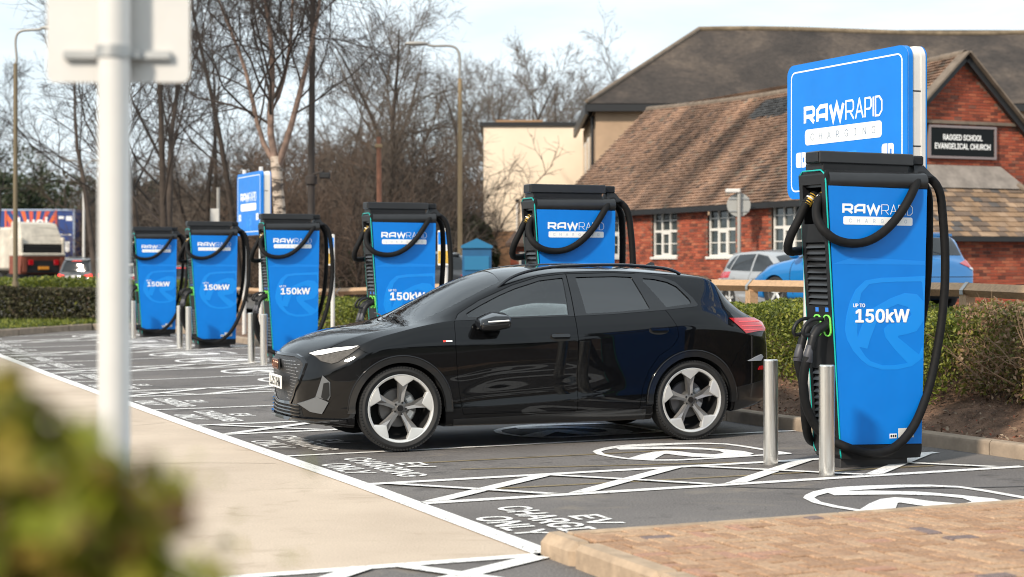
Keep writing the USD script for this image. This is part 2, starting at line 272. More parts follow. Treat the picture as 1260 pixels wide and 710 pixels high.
for k in range(-1, 6):
    c = PITCH * k
    if k >= 0:
        for s in (-1, 1): obj('hatch_border_line', decal(line((c + s * .54, -4.06), (c + s * .54, 1.0)), .006), M_paint, cp)
        for a, b in (((-.54, -4.02), (.54, -2.62)), ((-.54, -2.92), (.54, -1.52)), ((-.54, -1.66), (.54, -.30)), ((-.54, -.45), (.54, .9))):
            obj('hatch_stroke', decal(line((c + a[0], a[1]), (c + b[0], b[1]), .12).intersection(sbox(c - .5, -4.06, c + .5, .9)), .009), M_paint, cp)
        for a, b in (((.54, -3.98), (-.54, -3.05)), ((.54, -2.72), (-.54, -1.78)), ((.54, -1.42), (-.54, -.42)), ((.54, -.2), (-.54, .8))):
            obj('hatch_stroke', decal(line((c + a[0], a[1]), (c + b[0], b[1]), .07).intersection(sbox(c - .5, -4.06, c + .5, .9)), .012), M_paint, cp)
    if k >= 0: obj('bay_line', decal(line((c + 2.7, -4.06), (c + 2.7, 1.0), .08), .006), M_paint, cp)
    for b in (c - 1.62, c + 1.62):
        if b < -2 or b > 30: continue
        b = b - .03 if b < 0 else b - .05
        obj('bay_lettering', ground_text('ONLY', b, -4.0, .215, .76), M_paint, cp); obj('bay_lettering', ground_text('CHARGING', b, -3.70, .215, 1.46), M_paint, cp); obj('bay_lettering', ground_text('EV', b, -3.42, .20, .40), M_paint, cp)
        obj('bay_emblem', decal(Polygon([]) if False else unary_union([Polygon([(b - x, y - .93) for x, y in p.exterior.coords], [[(b - x, y - .93) for x, y in r.coords] for r in p.interiors]) for p in polys(EMBLEM)]), .006), M_paint, cp)
# old faded lines that show through, and the lines in front of the near bay
obj('faded_line', decal(unary_union([line((1.72, -3.2), (1.66, -.4), .05), line((1.15, -3.1), (.62, -.9), .05), line((-.05, -3.4), (-.2, .4), .05)]), .004), M_yellow, cp)
obj('lane_end_line', decal(line((-2.66, -4.14), (-2.58, -9.5), .10), .006), M_paint, cp)
obj('lane_end_stroke', decal(line((-2.72, -4.2), (-4.1, -6.6), .13), .009), M_paint, cp)
obj('lane_end_stroke', decal(line((-2.66, -5.2), (-4.6, -7.4), .13).union(line((-2.68, -5.0), (-3.4, -4.6), .10)), .012), M_paint, cp)
# cracks and patches: narrow joints of darker tar
M_tar = mat('tar_joint', (0.022, 0.021, 0.02), 0.6)
def crack(pts, w): return LineString(smooth_path(np.array(pts, float), 24)).buffer(w / 2)
obj('tar_joint', decal(unary_union([crack([(-.62, -1.75), (-1.0, -1.2), (-1.25, -.6), (-1.5, .3)], .025), crack([(1.3, -1.9), (1.1, -1.2), (.9, .2)], .012), crack([(3.4, -3.9), (3.6, -2), (3.4, 0)], .02), crack([(8.1, -3.9), (8.2, -2), (8.0, .6)], .02)]), .0035), M_tar, cp)

obj('lane_crack', decal(unary_union([crack([(-2.5, -6.1), (1.5, -6.4), (5, -6.2), (11, -6.5), (19, -6.3)], .012), crack([(2.2, -4.3), (2.6, -5.2), (2.3, -6.3)], .009), crack([(.2, -6.3), (.1, -7.4), (.5, -8.8)], .010), crack([(6.4, -4.3), (6.1, -5.4), (6.6, -6.4)], .009)]), .0035), mat('lane_crack_dirt', (.20, .155, .115), .9), cp)

# kerb in front of the bank, stone by stone
kb = thing('kerb', kind='structure')
rk = random.Random(3)
for i in range(44):
    u0 = -8 + i * .915; u1 = u0 + .905
    a, b = np.array(RW(u0, KV(u0))), np.array(RW(u1, KV(u1))); d = b - a; L = np.linalg.norm(d)
    z = gz_uv(u0, 1.0); top = .125 + rk.uniform(-.004, .004)
    m = extr(Polygon([(0, -.12), (.125, -.12), (.125, top), (.03, top), (.008, top - .012), (0, top - .035)]), L)
    v, f = m; v = np.stack([v[:, 2], -v[:, 0], v[:, 1]], 1); obj('kerb_stone', xf((v, f), (a[0], a[1], z), math.atan2(d[1], d[0])), M_kerb, kb, smooth=20)
bed = thing('planting_bed', kind='structure')
obj('soil', sheet(-12, 34, 1.0, 5.0, .16, lambda u, v: np.where(v < KV(np.clip(u, -19, 39)) + .10, -.15, bank(u, v) - .015 + .11 * (meshkit.fbm(np.stack([u * 3.2, v * 3.2, u * 0], -1), 5, 5) - .5) * sst(.1, .5, v - KV(np.clip(u, -19, 39))))), M_soil, bed, smooth=True)
# loose litter on the soil: chips and dead leaves
lu = RNG.uniform(-4, 8, 5200); lv = KV(lu) + .15 + RNG.uniform(0, 1.2, 5200); lx, ly = RW(lu, lv)
def flakes(p, size, rng, up=0.0, asp=0.5):
    n = len(p); d = rng.normal(size=(n, 3)); d[:, 2] += up; d /= np.linalg.norm(d, axis=1, keepdims=True); r = rng.normal(size=(n, 3)); a = np.cross(d, r); a /= np.linalg.norm(a, axis=1, keepdims=True); b = np.cross(d, a)
    s = (size * rng.uniform(.6, 1.4, n))[:, None]; a, b = a * s, b * s * asp
    v = np.stack([p - a, p - .25 * a + b + .15 * s * d, p + a, p - .25 * a - b + .15 * s * d], 1).reshape(-1, 3); k = np.arange(n)[:, None] * 4
    return v, np.vstack([k + [0, 1, 2], k + [0, 2, 3]])
obj('leaf_litter', flakes(np.stack([lx, ly, bank(lu, lv) + .02], 1), RNG.uniform(.008, .026, 5200), RNG, up=2.0), island_ramp('litter', [(0, (.05, .03, .02)), (.5, (.16, .10, .06)), (.8, (.26, .20, .14)), (.97, (.34, .10, .06))]), bed, smooth=False, kind='stuff')
up = thing('upper_car_park', kind='structure'); obj('tarmac', sheet(-40, 60, 5.0, 60, 2.5, lambda u, v: bank(u, np.minimum(v, 5.0))), M_road, up)
# the paved island in front on the right: kerb stones and concrete blocks laid in herringbone
isl = thing('block_paved_island', kind='structure')
IU, IV, IZ = -2.64, -4.12, .115
M_pav = [mat(f'paver_{n}', c, .9, var=.42, scale=55.0, bump=.8, bscale=120.0, space='position', bdist=.005) for n, c in (('buff', (.35, .215, .130)), ('tan', (.385, .25, .155)), ('ochre', (.305, .18, .105)), ('pink', (.35, .195, .13)), ('grey', (.17, .125, .115)))]
M_sand = mat('jointing_sand', (.06, .04, .028), .95)
obj('bedding_sand', decal(sbox(-12, IV + .12, IU - .11, 7), IZ - .014, lambda u, v: 0 * u), M_sand, isl)
cells = []
for i in range(-40, 50):
    for j in range(-40, 60):
        m = (i - j) % 4
        if m == 0: cells.append((i, j, 2, 1))
        elif m == 3: cells.append((i, j, 1, 2))
reg = sbox(-12, IV + .125, IU - .06, 7); cells2 = []
for i, j, a, b in cells:
    u0, v0 = IU - .06 - (i + a) * .1, IV + .125 + j * .1; q = sbox(u0 + .005, v0 + .005, u0 + a * .1 - .005, v0 + b * .1 - .005)
    if not q.within(reg): q = q.intersection(reg)
    if q.area < .0008: continue
    cx, cy = RW(q.centroid.x, q.centroid.y); px, py = 630 + FPX * cx / cy, HORIZON + FPX * (EYE - IZ) / cy
    if cy > 4 and px < 1330 and py < 770: cells2.append((cy, q))
cells2.sort(key=lambda t: t[0] * 0 - 1 / t[0])
rest = []
for n, (d, q) in enumerate(cells2):
    jz = rk.uniform(-.005, .005); x0, y0, x1, y1 = q.bounds; c = .006
    b0 = [(x0, y0), (x1, y0), (x1, y1), (x0, y1)]; b1 = [(x0 + c, y0 + c), (x1 - c, y0 + c), (x1 - c, y1 - c), (x0 + c, y1 - c)]
    tl = [rk.uniform(-.0025, .0025) for _ in range(4)]
    pts = [(*RW(u, v), IZ - .05) for u, v in b0] + [(*RW(u, v), IZ - c + jz) for u, v in b0] + [(*RW(u, v), IZ + jz + t) for (u, v), t in zip(b1, tl)]
    f = [[0 + s, (1 + s) % 4, 4 + (1 + s) % 4, 4 + s] for s in range(4)] + [[4 + s, 4 + (1 + s) % 4, 8 + (1 + s) % 4, 8 + s] for s in range(4)] + [[8, 9, 10, 11]]
    f = np.array(f)[:, ::-1]
    mm = M_pav[rk.choices(range(5), (5, 4, 4, 1.5, .35))[0]]
    if n < 300: obj('paver', (np.array(pts), f), mm, isl, smooth=False)
    else: rest.append(arr((np.array(pts), f)))
if rest: obj('far_pavers', cat_(rest), M_pav[0], isl, smooth=False, kind='stuff')
def island_stone(u0, u1, v0, v1, name='kerb_stone', z1=IZ + .012, r=.03):
    b = cbox(u0, u1, v0, v1, -.1, z1, r); v, f = arr(b); x, y = RW(v[:, 0], v[:, 1]); jag = .006 * (meshkit.noise(v * 23) - .5)
    return obj(name, (np.stack([x, y, v[:, 2] + jag], 1), f[:, ::-1]), M_kerb_old, isl, smooth=20)
island_stone(IU - .42, IU + .03, IV - .05, IV + .115, r=.05)
for i in range(7): island_stone(IU - .43 - .9 * (i + 1) + .012, IU - .43 - .9 * i, IV - .05, IV + .115)
for i in range(9): island_stone(IU - .055, IU + .012, IV + .122 + i * .9, IV + .122 + i * .9 + .895, 'edging_stone', IZ + .003, .008)
# ---------------------------------------------------------------- plants
def batch_tubes(P, R, n=3):                                      # P: (N, K, 3) polylines, R: (N, K) radii -> open tubes
    N, K, _ = P.shape; T = np.gradient(P, axis=1); T /= np.linalg.norm(T, axis=2, keepdims=True) + 1e-9
    ref = np.where(np.abs(T[..., 2:]) < .9, [0, 0, 1.0], [1.0, 0, 0]); A = np.cross(T, ref); A /= np.linalg.norm(A, axis=2, keepdims=True) + 1e-9; B = np.cross(T, A)
    ang = np.arange(n) * 2 * np.pi / n
    V = P[:, :, None] + R[:, :, None, None] * (np.cos(ang)[None, None, :, None] * A[:, :, None] + np.sin(ang)[None, None, :, None] * B[:, :, None])
    i, k, j = np.meshgrid(np.arange(N), np.arange(K - 1), np.arange(n), indexing='ij'); b = i * K * n + k * n; j2 = (j + 1) % n
    q = np.stack([b + j, b + j2, b + n + j2, b + n + j], -1).reshape(-1, 4)
    return V.reshape(-1, 3), np.vstack([q[:, [0, 1, 2]], q[:, [0, 2, 3]]])
def grow(rng, start, dirs, length, rad, K, wobble, trop, taper=.35):
    """N wandering shoots; trop is added to the direction at each step (upwards positive, weeping negative)"""
    N = len(start); P = np.zeros((N, K, 3)); P[:, 0] = start; d = dirs / (np.linalg.norm(dirs, axis=1, keepdims=True) + 1e-9); step = (length / (K - 1))[:, None]
    for k in range(1, K):
        d = d + rng.normal(0, wobble, (N, 3)); d[:, 2] += trop; d /= np.linalg.norm(d, axis=1, keepdims=True) + 1e-9; P[:, k] = P[:, k - 1] + d * step
    return P, rad[:, None] * np.linspace(1, taper, K)[None]
def shoots(rng, P, R, n_per, t0, t1, ang, l_ratio, r_ratio, rmin):
    """side shoots along the polylines P"""
    N, K, _ = P.shape; M = N * n_per; i = np.repeat(np.arange(N), n_per); t = rng.uniform(t0, t1, M) * (K - 1); k = np.minimum(t.astype(int), K - 2); w = (t - k)[:, None]
    s = P[i, k] * (1 - w) + P[i, k + 1] * w; T = P[i, k + 1] - P[i, k]; T /= np.linalg.norm(T, axis=1, keepdims=True) + 1e-9
    side = np.cross(T, rng.normal(size=(M, 3))); side /= np.linalg.norm(side, axis=1, keepdims=True) + 1e-9
    a = rng.uniform(ang[0], ang[1], M)[:, None]; d = T * np.cos(a) + side * np.sin(a)
    Lp = np.linalg.norm(np.diff(P, axis=1), axis=2).sum(1)[i]; L = Lp * rng.uniform(l_ratio[0], l_ratio[1], M) * (1.15 - .6 * t / (K - 1)); r = np.maximum(R[i, k] * r_ratio * rng.uniform(.7, 1.1, M), rmin)
    return s, d, L, r
def bare_tree(seed, H, trunk_r, lean=(0, 0), n1=12, n2=7, n3=6, n4=4, spread=(.5, 1.0), trop=(.05, .04, .02, 0.0), stems=1, stem_spread=.15, bole=.25, len1=(.35, .6), rmin=.006, crown_only=False, l4=(.25, .5), wob=.16):
    rng = np.random.default_rng(seed)
    st = np.zeros((stems, 3)); st[:, :2] = rng.normal(0, stem_spread, (stems, 2)); d = np.stack([rng.normal(lean[0], .06 + stem_spread * .6, stems), rng.normal(lean[1], .06 + stem_spread * .6, stems), np.ones(stems)], 1)
    tp, tr = grow(rng, st, d, np.full(stems, H) * rng.uniform(.8, 1, stems), np.full(stems, trunk_r), 10, .06, .03, .12)
    out = []
    s, d, L, r = shoots(rng, tp, tr, n1, bole, .97, spread, len1, .42, rmin * 2); p1, r1 = grow(rng, s, d, L, r, 7, wob * .8, trop[0]); out.append(batch_tubes(p1, r1, 5))
    s, d, L, r = shoots(rng, p1, r1, n2, .2, 1.0, (.4, 1.0), (.35, .65), .6, rmin * 1.4); p2, r2 = grow(rng, s, d, L, r, 6, wob, trop[1]); out.append(batch_tubes(p2, r2, 4))
    s, d, L, r = shoots(rng, p2, r2, n3, .15, 1.0, (.35, .95), (.4, .75), .65, rmin); p3, r3 = grow(rng, s, d, L, r, 5, wob, trop[2]); out.append(batch_tubes(p3, r3, 3))
    if n4:
        s, d, L, r = shoots(rng, p3, r3, n4, .15, 1.0, (.3, .9), l4, .7, rmin * .8); p4, r4 = grow(rng, s, d, L, r, 4, wob, trop[3]); out.append(batch_tubes(p4, r4, 3))
    return batch_tubes(tp, tr, 9), cat_(out)
M_bark = mat('bark', (.052, .039, .031), .95, var=.4, scale=3.0, bump=.6, bscale=12, bdist=.03)
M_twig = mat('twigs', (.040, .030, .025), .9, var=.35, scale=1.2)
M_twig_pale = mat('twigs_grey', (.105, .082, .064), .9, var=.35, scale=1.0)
M_twig_red = mat('twigs_brown', (.105, .070, .050), .9, var=.35, scale=1.0)
M_birch = usdkit.material(stage, '/World/Looks/birch_bark', {'tc': ('texture_coordinate', {}), 'mp': ('mapping', {'scale': (2.2, 2.2, 6.0)}), 'n': ('noise_texture', {'scale': 1.6, 'detail': 7.0, 'roughness': .7}), 'r': ('rgb_ramp', {'ramp': [(.44, (.055, .042, .035)), (.52, (.42, .34, .27)), (.75, (.58, .49, .41))]}), 'p': ('principled_bsdf', {'roughness': .8})},
    [('tc.object', 'mp.vector'), ('mp.vector', 'n.vector'), ('n.fac', 'r.fac'), ('r.color', 'p.base_color')], surface='p.BSDF')
M_ivy = island_ramp('ivy_leaves', [(0, (.018, .028, .012)), (.6, (.035, .05, .018)), (1, (.06, .075, .03))], .6, 0.0, trans=.2)
def tree(name, label, loc, seed, H, r, group=None, mt=None, mtr=None, rz=0.0, **k):
    t = thing(name, label, 'tree', loc, rz, group); tm, cm = bare_tree(seed, H, r, **k)
    obj('trunk', tm, mtr or M_bark, t, smooth=True); obj('crown', cm, mt or M_twig, t, smooth=False); return t
def at(px, py, Y): return np.array([(px - 630) / FPX * Y, Y, EYE - (py - HORIZON) / FPX * Y])
def base(px, Y, z=-.16): return ((px - 630) / FPX * Y, Y, z)
W = 'bare trees behind the car park'
# the birch by the far charger with its hanging twigs
def birch_tree():
    rng = np.random.default_rng(11); t = thing('birch_tree', 'white barked birch with hanging twigs behind the fourth charger', 'tree', base(347, 41, .0), 0)
    tp = smooth_path([(0, 0, -.2), (.02, 0, 1.2), (-.03, .02, 2.4), (-.10, .0, 3.4), (-.16, 0, 4.2)], 12); obj('trunk', tube(tp, np.linspace(.20, .125, 12), 12), M_birch, t, smooth=True)
    limbs = [[(-.16, 0, 4.1), (-.30, .1, 5.2), (-.26, .2, 6.4), (-.42, .2, 8.0), (-.40, .3, 10.2)], [(-.12, 0, 3.9), (.22, -.1, 4.9), (.46, -.1, 5.8), (.78, 0, 7.2), (1.0, .1, 9.6)], [(-.15, 0, 4.0), (-.6, .2, 4.9), (-.9, .3, 6.2), (-1.5, .3, 7.8), (-1.9, .4, 9.2)], [(-.3, .1, 5.2), (-.05, .4, 6.0), (.15, .6, 7.4), (.1, .8, 9.8)]]
    lr = [.092, .085, .068, .058]; LP = np.stack([smooth_path(l, 10) for l in limbs]); LR = np.stack([np.linspace(r, r * .28, 10) for r in lr]); obj('limbs', batch_tubes(LP, LR, 9), M_birchred, t, smooth=True)
    s, d, L, r = shoots(rng, LP, LR, 11, .12, .98, (.5, 1.05), (.45, .85), .5, .013); L = np.clip(L, 1.2, 4.4); p1, r1 = grow(rng, s, d, L, r, 8, .13, .02); o = [batch_tubes(p1, r1, 5)]
    s, d, L, r = shoots(rng, p1, r1, 9, .2, 1, (.4, 1.0), (.30, .6), .55, .009); p2, r2 = grow(rng, s, d, L, r, 6, .16, -.07); o.append(batch_tubes(p2, r2, 4))
    s, d, L, r = shoots(rng, p2, r2, 7, .15, 1, (.4, 1.0), (.5, 1.0), .6, .006); p3, r3 = grow(rng, s, d, L, r, 6, .12, -.28); o.append(batch_tubes(p3, r3, 3))
    s, d, L, r = shoots(rng, p3, r3, 3, .1, .9, (.3, .8), (.4, .8), .7, .005); p4, r4 = grow(rng, s, d, L, r, 4, .1, -.3); o.append(batch_tubes(p4, r4, 3)); obj('crown', cat_(o), M_twig, t, smooth=False); return t
M_birchred = mat('birch_upper_bark', (.20, .135, .105), .85, var=.6, scale=5.0)
birch = birch_tree()
tA = tree('bare_tree', 'dark many-stemmed bare tree left of the birch, its trunks showing over the two farthest chargers', base(205, 47), 21, 13.0, .125, W, n1=9, n2=7, n3=7, n4=4, stems=3, stem_spread=.26, bole=.22, trop=(.05, .03, 0, 0), rmin=.0065)
tB = tree('bare_tree', 'tall bare tree standing left of the white sign plate, branches arching to the lamp post', base(128, 58), 22, 12.5, .13, W, n1=13, n2=7, n3=7, n4=4, stems=2, stem_spread=.12, bole=.26, spread=(.5, 1.1), trop=(.07, .05, .02, 0), rmin=.0065)
tC = tree('bare_tree', 'wide bare tree rising right behind the round street lamp pole at the birch', base(300, 58), 23, 14.5, .14, W, n1=11, n2=7, n3=7, n4=4, bole=.3, rmin=.0065, len1=(.22, .38), trop=(.05, .02, 0, -.02))
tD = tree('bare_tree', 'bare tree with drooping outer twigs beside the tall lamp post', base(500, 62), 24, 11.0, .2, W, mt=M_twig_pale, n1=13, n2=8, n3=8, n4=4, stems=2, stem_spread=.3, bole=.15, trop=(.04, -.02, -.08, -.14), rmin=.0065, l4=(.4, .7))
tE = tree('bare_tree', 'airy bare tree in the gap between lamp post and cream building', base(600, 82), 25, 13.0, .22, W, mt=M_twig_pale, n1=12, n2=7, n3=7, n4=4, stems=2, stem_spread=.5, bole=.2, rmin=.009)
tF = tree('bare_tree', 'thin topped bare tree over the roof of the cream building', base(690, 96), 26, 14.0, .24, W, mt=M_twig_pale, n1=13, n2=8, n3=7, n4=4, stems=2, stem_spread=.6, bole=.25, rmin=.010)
for src, px, Y, s, rz, lab in ((tB, -8, 80, 1.0, 1.0, 'bare tree at the left edge behind the lamp post'), (tA, 265, 70, 1.0, 2.2, 'bare tree behind the blue board, filling the sky between trunks'),
        (tC, 410, 78, .84, 1.2, 'bare tree behind the tall dark pole'), (tE, 650, 100, 1.12, 2.0, 'second thin bare tree over the cream building'), (tF, 730, 104, 1.02, 4.4, 'bare tree tops beside the dark church roof'), (tD, 535, 84, 1.1, 5.0, 'bare tree behind the lamp post')):
    dup(src, 'bare_tree', base(px, Y), rz, lab, 'tree', W, s)
# brown scrub: many thin stems from the ground
S = 'leafless scrub behind the car park'
def scrub(seed, H, n, mt, wid=1.6):
    rng = np.random.default_rng(seed); st = np.zeros((n, 3)); st[:, 0] = np.clip(rng.normal(0, wid, n), -1.25 * wid, 1.25 * wid); st[:, 1] = np.clip(rng.normal(0, wid * .6, n), -wid, wid); d = np.stack([np.clip(rng.normal(0, .22, n), -.3, .3), np.clip(rng.normal(0, .22, n), -.3, .3), np.ones(n)], 1)
    p0, r0 = grow(rng, st, d, H * rng.uniform(.55, 1, n), np.full(n, .035), 8, .12, .04, .25); o = [batch_tubes(p0, r0, 4)]
    s, d, L, r = shoots(rng, p0, r0, 9, .1, 1, (.35, 1.0), (.25, .55), .6, .014); p1, r1 = grow(rng, s, d, L, r, 5, .2, .02); o.append(batch_tubes(p1, r1, 3))
    s, d, L, r = shoots(rng, p1, r1, 7, .1, 1, (.35, 1.1), (.35, .8), .7, .010); p2, r2 = grow(rng, s, d, L, r, 4, .22, -.02); o.append(batch_tubes(p2, r2, 3))
    return o[0], cat_(o[1:])
scr = []
for i, (px, Y, H, mt, lab) in enumerate(((430, 57, 6.0, M_twig_red, 'brown leafless thicket behind the third charger'), (500, 60, 6.6, M_twig_pale, 'grey leafless thicket left of the tall lamp post'), (528, 66, 5.6, M_twig, 'dark leafless thicket just left of the tall lamp post'))):
    t = thing('thicket', lab, 'bush', base(px, Y), 0, S); a, b = scrub(40 + i, H, 34, mt); obj('stems', a, M_bark, t, smooth=False); obj('twigs', b, mt, t, smooth=False); scr.append(t)
for i, (src, px, Y, s, rz, lab) in enumerate(((0, 380, 66, 1.1, 2.0, 'leafless thicket behind the birch trunk'), (1, 330, 70, 1.05, 1.0, 'leafless thicket behind the blue board'), (2, 455, 68, 1.2, 3.0, 'tall leafless thicket behind the wooden post'), (0, 528, 78, 1.2, 4.0, 'leafless thicket in shade behind the lamp post'), (1, 250, 76, 1.1, 5.0, 'leafless thicket behind the second farthest charger'), (2, 180, 82, 1.15, .6, 'leafless thicket behind the farthest charger'), (1, 420, 80, 1.2, 2.5, 'leafless thicket in the back row'))):
    dup(scr[src], 'thicket', base(px, Y), rz, lab, 'bush', S, s)
for i, (px, Y, sc, rz) in enumerate(((-60, 112, 1.5, .3), (25, 114, 1.6, 1.7), (105, 112, 1.5, 2.9), (150, 97, 1.4, 4.1), (205, 91, 1.25, 5.2), (262, 96, 1.35, .9), (315, 90, 1.25, 2.2), (365, 95, 1.35, 3.3), (415, 92, 1.35, 4.6), (470, 90, 1.4, 5.6), (520, 86, 1.4, .2), (545, 92, 1.1, 1.4), (385, 70, 1.15, 3.9), (475, 72, 1.3, .8), (505, 71, 1.1, 2.6))):
    dup(scr[i % 3], 'thicket', base(px, Y), rz, ['leafless thicket at the far left edge above the blue trailer', 'leafless thicket rising right over the blue trailer', 'leafless thicket over the right end of the blue trailer', 'far thicket just right of the white pole', 'far thicket over the farthest charger', 'far thicket over the second farthest charger', 'far thicket over the blue board on white posts', 'far thicket behind the birch trunk', 'far thicket behind the tall dark pole with bracket', 'far thicket behind the reddish wooden post', 'far thicket left of the tall lamp post', 'far thicket touching the cream building'][i] if i < 12 else ('brown thicket between birch and wooden post', 'tall brown thicket right of the wooden post', 'brown thicket left of the cream building')[i - 12], 'bush', S, (sc * 1.15, sc * 1.15, sc))
# evergreen growth: leaf clumps
def clump_cloud(seed, n, rx, ry, rzz, size, lumps=26, asp=.6):
    rng = np.random.default_rng(seed); c = rng.uniform(-1, 1, (lumps, 3)); c[:, 2] = np.abs(c[:, 2]) ** .8; c /= np.maximum(1, np.linalg.norm(c, axis=1, keepdims=True)); rad = rng.uniform(.16, .36, lumps); i = rng.integers(0, lumps, n)
    d = rng.normal(size=(n, 3)); d /= np.linalg.norm(d, axis=1, keepdims=True); p = (c[i] + d * (rad[i] * rng.uniform(.55, 1.05, n) ** .5)[:, None]) * [rx, ry, rzz]; p[:, 2] = np.maximum(p[:, 2], .02)
    return flakes(p, np.full(n, size), rng, up=.3, asp=asp)
E_ = 'ivy covered growth along the far road'
ev = []
for i, (px, Y, rx, h, lab) in enumerate(((60, 108, 7.0, 7.8, 'dark ivy grown bank behind the blue trailer'), (150, 100, 6.0, 5.6, 'dark evergreen growth behind the white pole'), (556, 70, 1.9, 3.4, 'dark evergreen bush at the foot of the tall lamp post'))):
    t = thing('evergreen_bush', lab, 'bush', base(px, Y), 0, E_); obj('foliage', clump_cloud(60 + i, 26000, rx, 2.0, h, .12), M_ivy, t, smooth=False, kind=None); ev.append(t)
for i, (src, px, Y, s, lab) in enumerate(((0, -40, 104, 1.0, 'dark evergreen bank at the left edge'), (1, 420, 84, .8, 'low dark evergreen behind the thickets'), (1, 300, 92, .85, 'dark evergreen behind the blue board'), (2, 470, 68, .7, 'small evergreen right of the wooden post'), (1, 510, 92, .95, 'dark evergreen far behind the lamp post'), (2, 418, 64, .6, 'small green bush between third and fourth charger'))):
    dup(ev[src], 'evergreen_bush', base(px, Y), i * 1.3, lab, 'bush', E_, s)

# clipped hedges on the bank
M_hedge = island_ramp('hedge_leaves', [(0, (.045, .065, .010)), (.45, (.12, .15, .018)), (.8, (.21, .235, .03)), (1, (.30, .29, .05))], .55, 0.0, trans=.3, scale=2.0, var=.35)
M_hedge_dry = island_ramp('scruffy_leaves', [(0, (.05, .05, .012)), (.28, (.11, .12, .02)), (.48, (.20, .175, .035)), (.62, (.20, .115, .065)), (.85, (.27, .17, .10)), (1, (.34, .25, .16))], .6, 0.0, trans=.25, scale=2.0, var=.35)
M_dry = mat('dry_stems', (.26, .175, .11), .9, var=.4, scale=8.0, space='position')
def hedge_leaves(seed, u0, u1, v0, v1, zt, n, size, wav=.12, depth=.22, zfun=bank, asp=.55):
    rng = np.random.default_rng(seed); m = int(n * 3.5); u, v = rng.uniform(u0, u1, m), rng.uniform(v0, v1, m); b = zfun(u, v) + .06; t = rng.uniform(0, 1, m)
    lump = meshkit.fbm(np.stack([u * 1.7, v * 1.7, u * 0 + seed], -1), 3) - .5; top = zt + wav * 2 * lump; z = b + t * (top - b)
    ed = np.minimum.reduce([(v - v0) * 1.0 - .10 * meshkit.fbm(np.stack([u * 3, z * 3, u * 0], -1), 3) + .05 + .16 * (1 - t) ** 2 * 0, v1 - v, top - z]); keep = (ed > -.03) & (rng.uniform(0, 1, m) < np.exp(-np.maximum(ed, 0) / depth)); p = np.stack([*RW(u, v), z], 1)[keep][:n]
    return flakes(p, np.full(len(p), size), rng, up=.5, asp=asp)
def hedge(label, seed, u0, u1, v0, v1, zt, n, size, m=None, twigs=0, spiky=0.0):
    t = thing('hedge', label, 'hedge', group=None); obj('foliage', hedge_leaves(seed, u0, u1, v0, v1, zt, n, size), m or M_hedge, t, smooth=False, kind='stuff')
    rng = np.random.default_rng(seed + 1); k = twigs or 200; u, v = rng.uniform(u0, u1, k), rng.uniform(v0 + .15, v1 - .1, k); d = np.stack([rng.normal(-.1, .45 + spiky, k), rng.normal(-.25, .45 + spiky, k), np.ones(k)], 1)
    P, R = grow(rng, np.stack([*RW(u, v), bank(u, v)], 1), d, (zt - bank(u, v)) * rng.uniform(.6, 1.10 + spiky * .42, k), np.full(k, .007 + .004 * (spiky > 0)), 7, .16, .02, .3)
    s, dd, L, r = shoots(rng, P, R, 5, .2, 1, (.3, 1.0), (.2, .5), .6, .002); P2, R2 = grow(rng, s, dd, L, r, 4, .2, .03); obj('stems', cat_([batch_tubes(P, R, 4), batch_tubes(P2, R2, 3)]), M_dry, t, smooth=False, kind='stuff'); return t
hedge('scruffy hedge with bare brown stems on the bank right of the nearest charger', 71, -3.6, 1.7, 2.05, 3.55, 1.22, 56000, .022, M_hedge_dry, 700, .5)
hedge('bright green clipped hedge on the bank between the black car and the nearest charger', 72, 1.6, 6.4, 1.78, 3.3, 1.14, 46000, .022)
hedge('green hedge behind the second charger, mostly hidden by the car roof', 73, 7.0, 11.0, 1.8, 3.3, 1.05, 14000, .028)
hedge('low green hedge on the bank between the third and fourth charger', 74, 12.0, 17.6, 1.8, 3.3, .98, 18000, .03)
hedge('low green hedge on the bank under the blue board', 75, 18.6, 24, 1.8, 3.2, .86, 14000, .034)
# ---------------------------------------------------------------- chargers and what stands round them
M_blue = usdkit.material(stage, '/World/Looks/charger_blue', {'tc': ('texture_coordinate', {}), 'n': ('noise_texture', {'scale': 3.0, 'detail': 5.0}), 'r': ('rgb_ramp', {'ramp': [(.3, (.0008, .168, .60)), (.7, (.001, .188, .65))]}), 'n2': ('noise_texture', {'scale': 9.0, 'detail': 6.0}), 'mr': ('map_range', {'to_min': .28, 'to_max': .5}), 'p': ('principled_bsdf', {'specular_ior_level': .35})},
    [('tc.object', 'n.vector'), ('n.fac', 'r.fac'), ('r.color', 'p.base_color'), ('tc.object', 'n2.vector'), ('n2.fac', 'mr.value'), ('mr.result', 'p.roughness')], surface='p.BSDF')
M_lblue = mat('emblem_light_blue', (.001, .235, .735), .38, coat=.2)
M_white = mat('white_print', (.86, .86, .85), .45)
M_black = mat('charger_black', (.012, .0125, .014), .45, spec=.3, var=.35, scale=6.0, bump=.15, bscale=300, bdist=.001)
M_hood = mat('charger_hood', (.018, .0185, .020), .32, var=.2, scale=5.0)
M_rubber = mat('cable_rubber', (.006, .006, .0065), .7, spec=.22, bump=.4, bscale=220, bdist=.002, var=.4, scale=20.0)
M_teal = mat('teal_trim', (.0, .40, .36), .35)
M_dark = mat('dark_recess', (.006, .006, .006), .8)
M_green = mat('lit_green_ring', (.22, .75, .12), .4, emis=.16)
M_yel = mat('warning_yellow', (.50, .31, .035), .6, var=.5, scale=18.0)
M_steel = mat('brushed_steel', (.84, .81, .755), .26, metal=.97, var=.06, scale=3.0, stretch=(60.0, 60.0, 1.5))
M_grey = mat('pale_grey_paint', (.62, .60, .57), .5, var=.08, scale=2.0)
M_whitepaint = mat('white_paint', (.62, .60, .57), .45, var=.06, scale=2.5)
M_plastic = mat('black_plastic', (.016, .016, .017), .5)
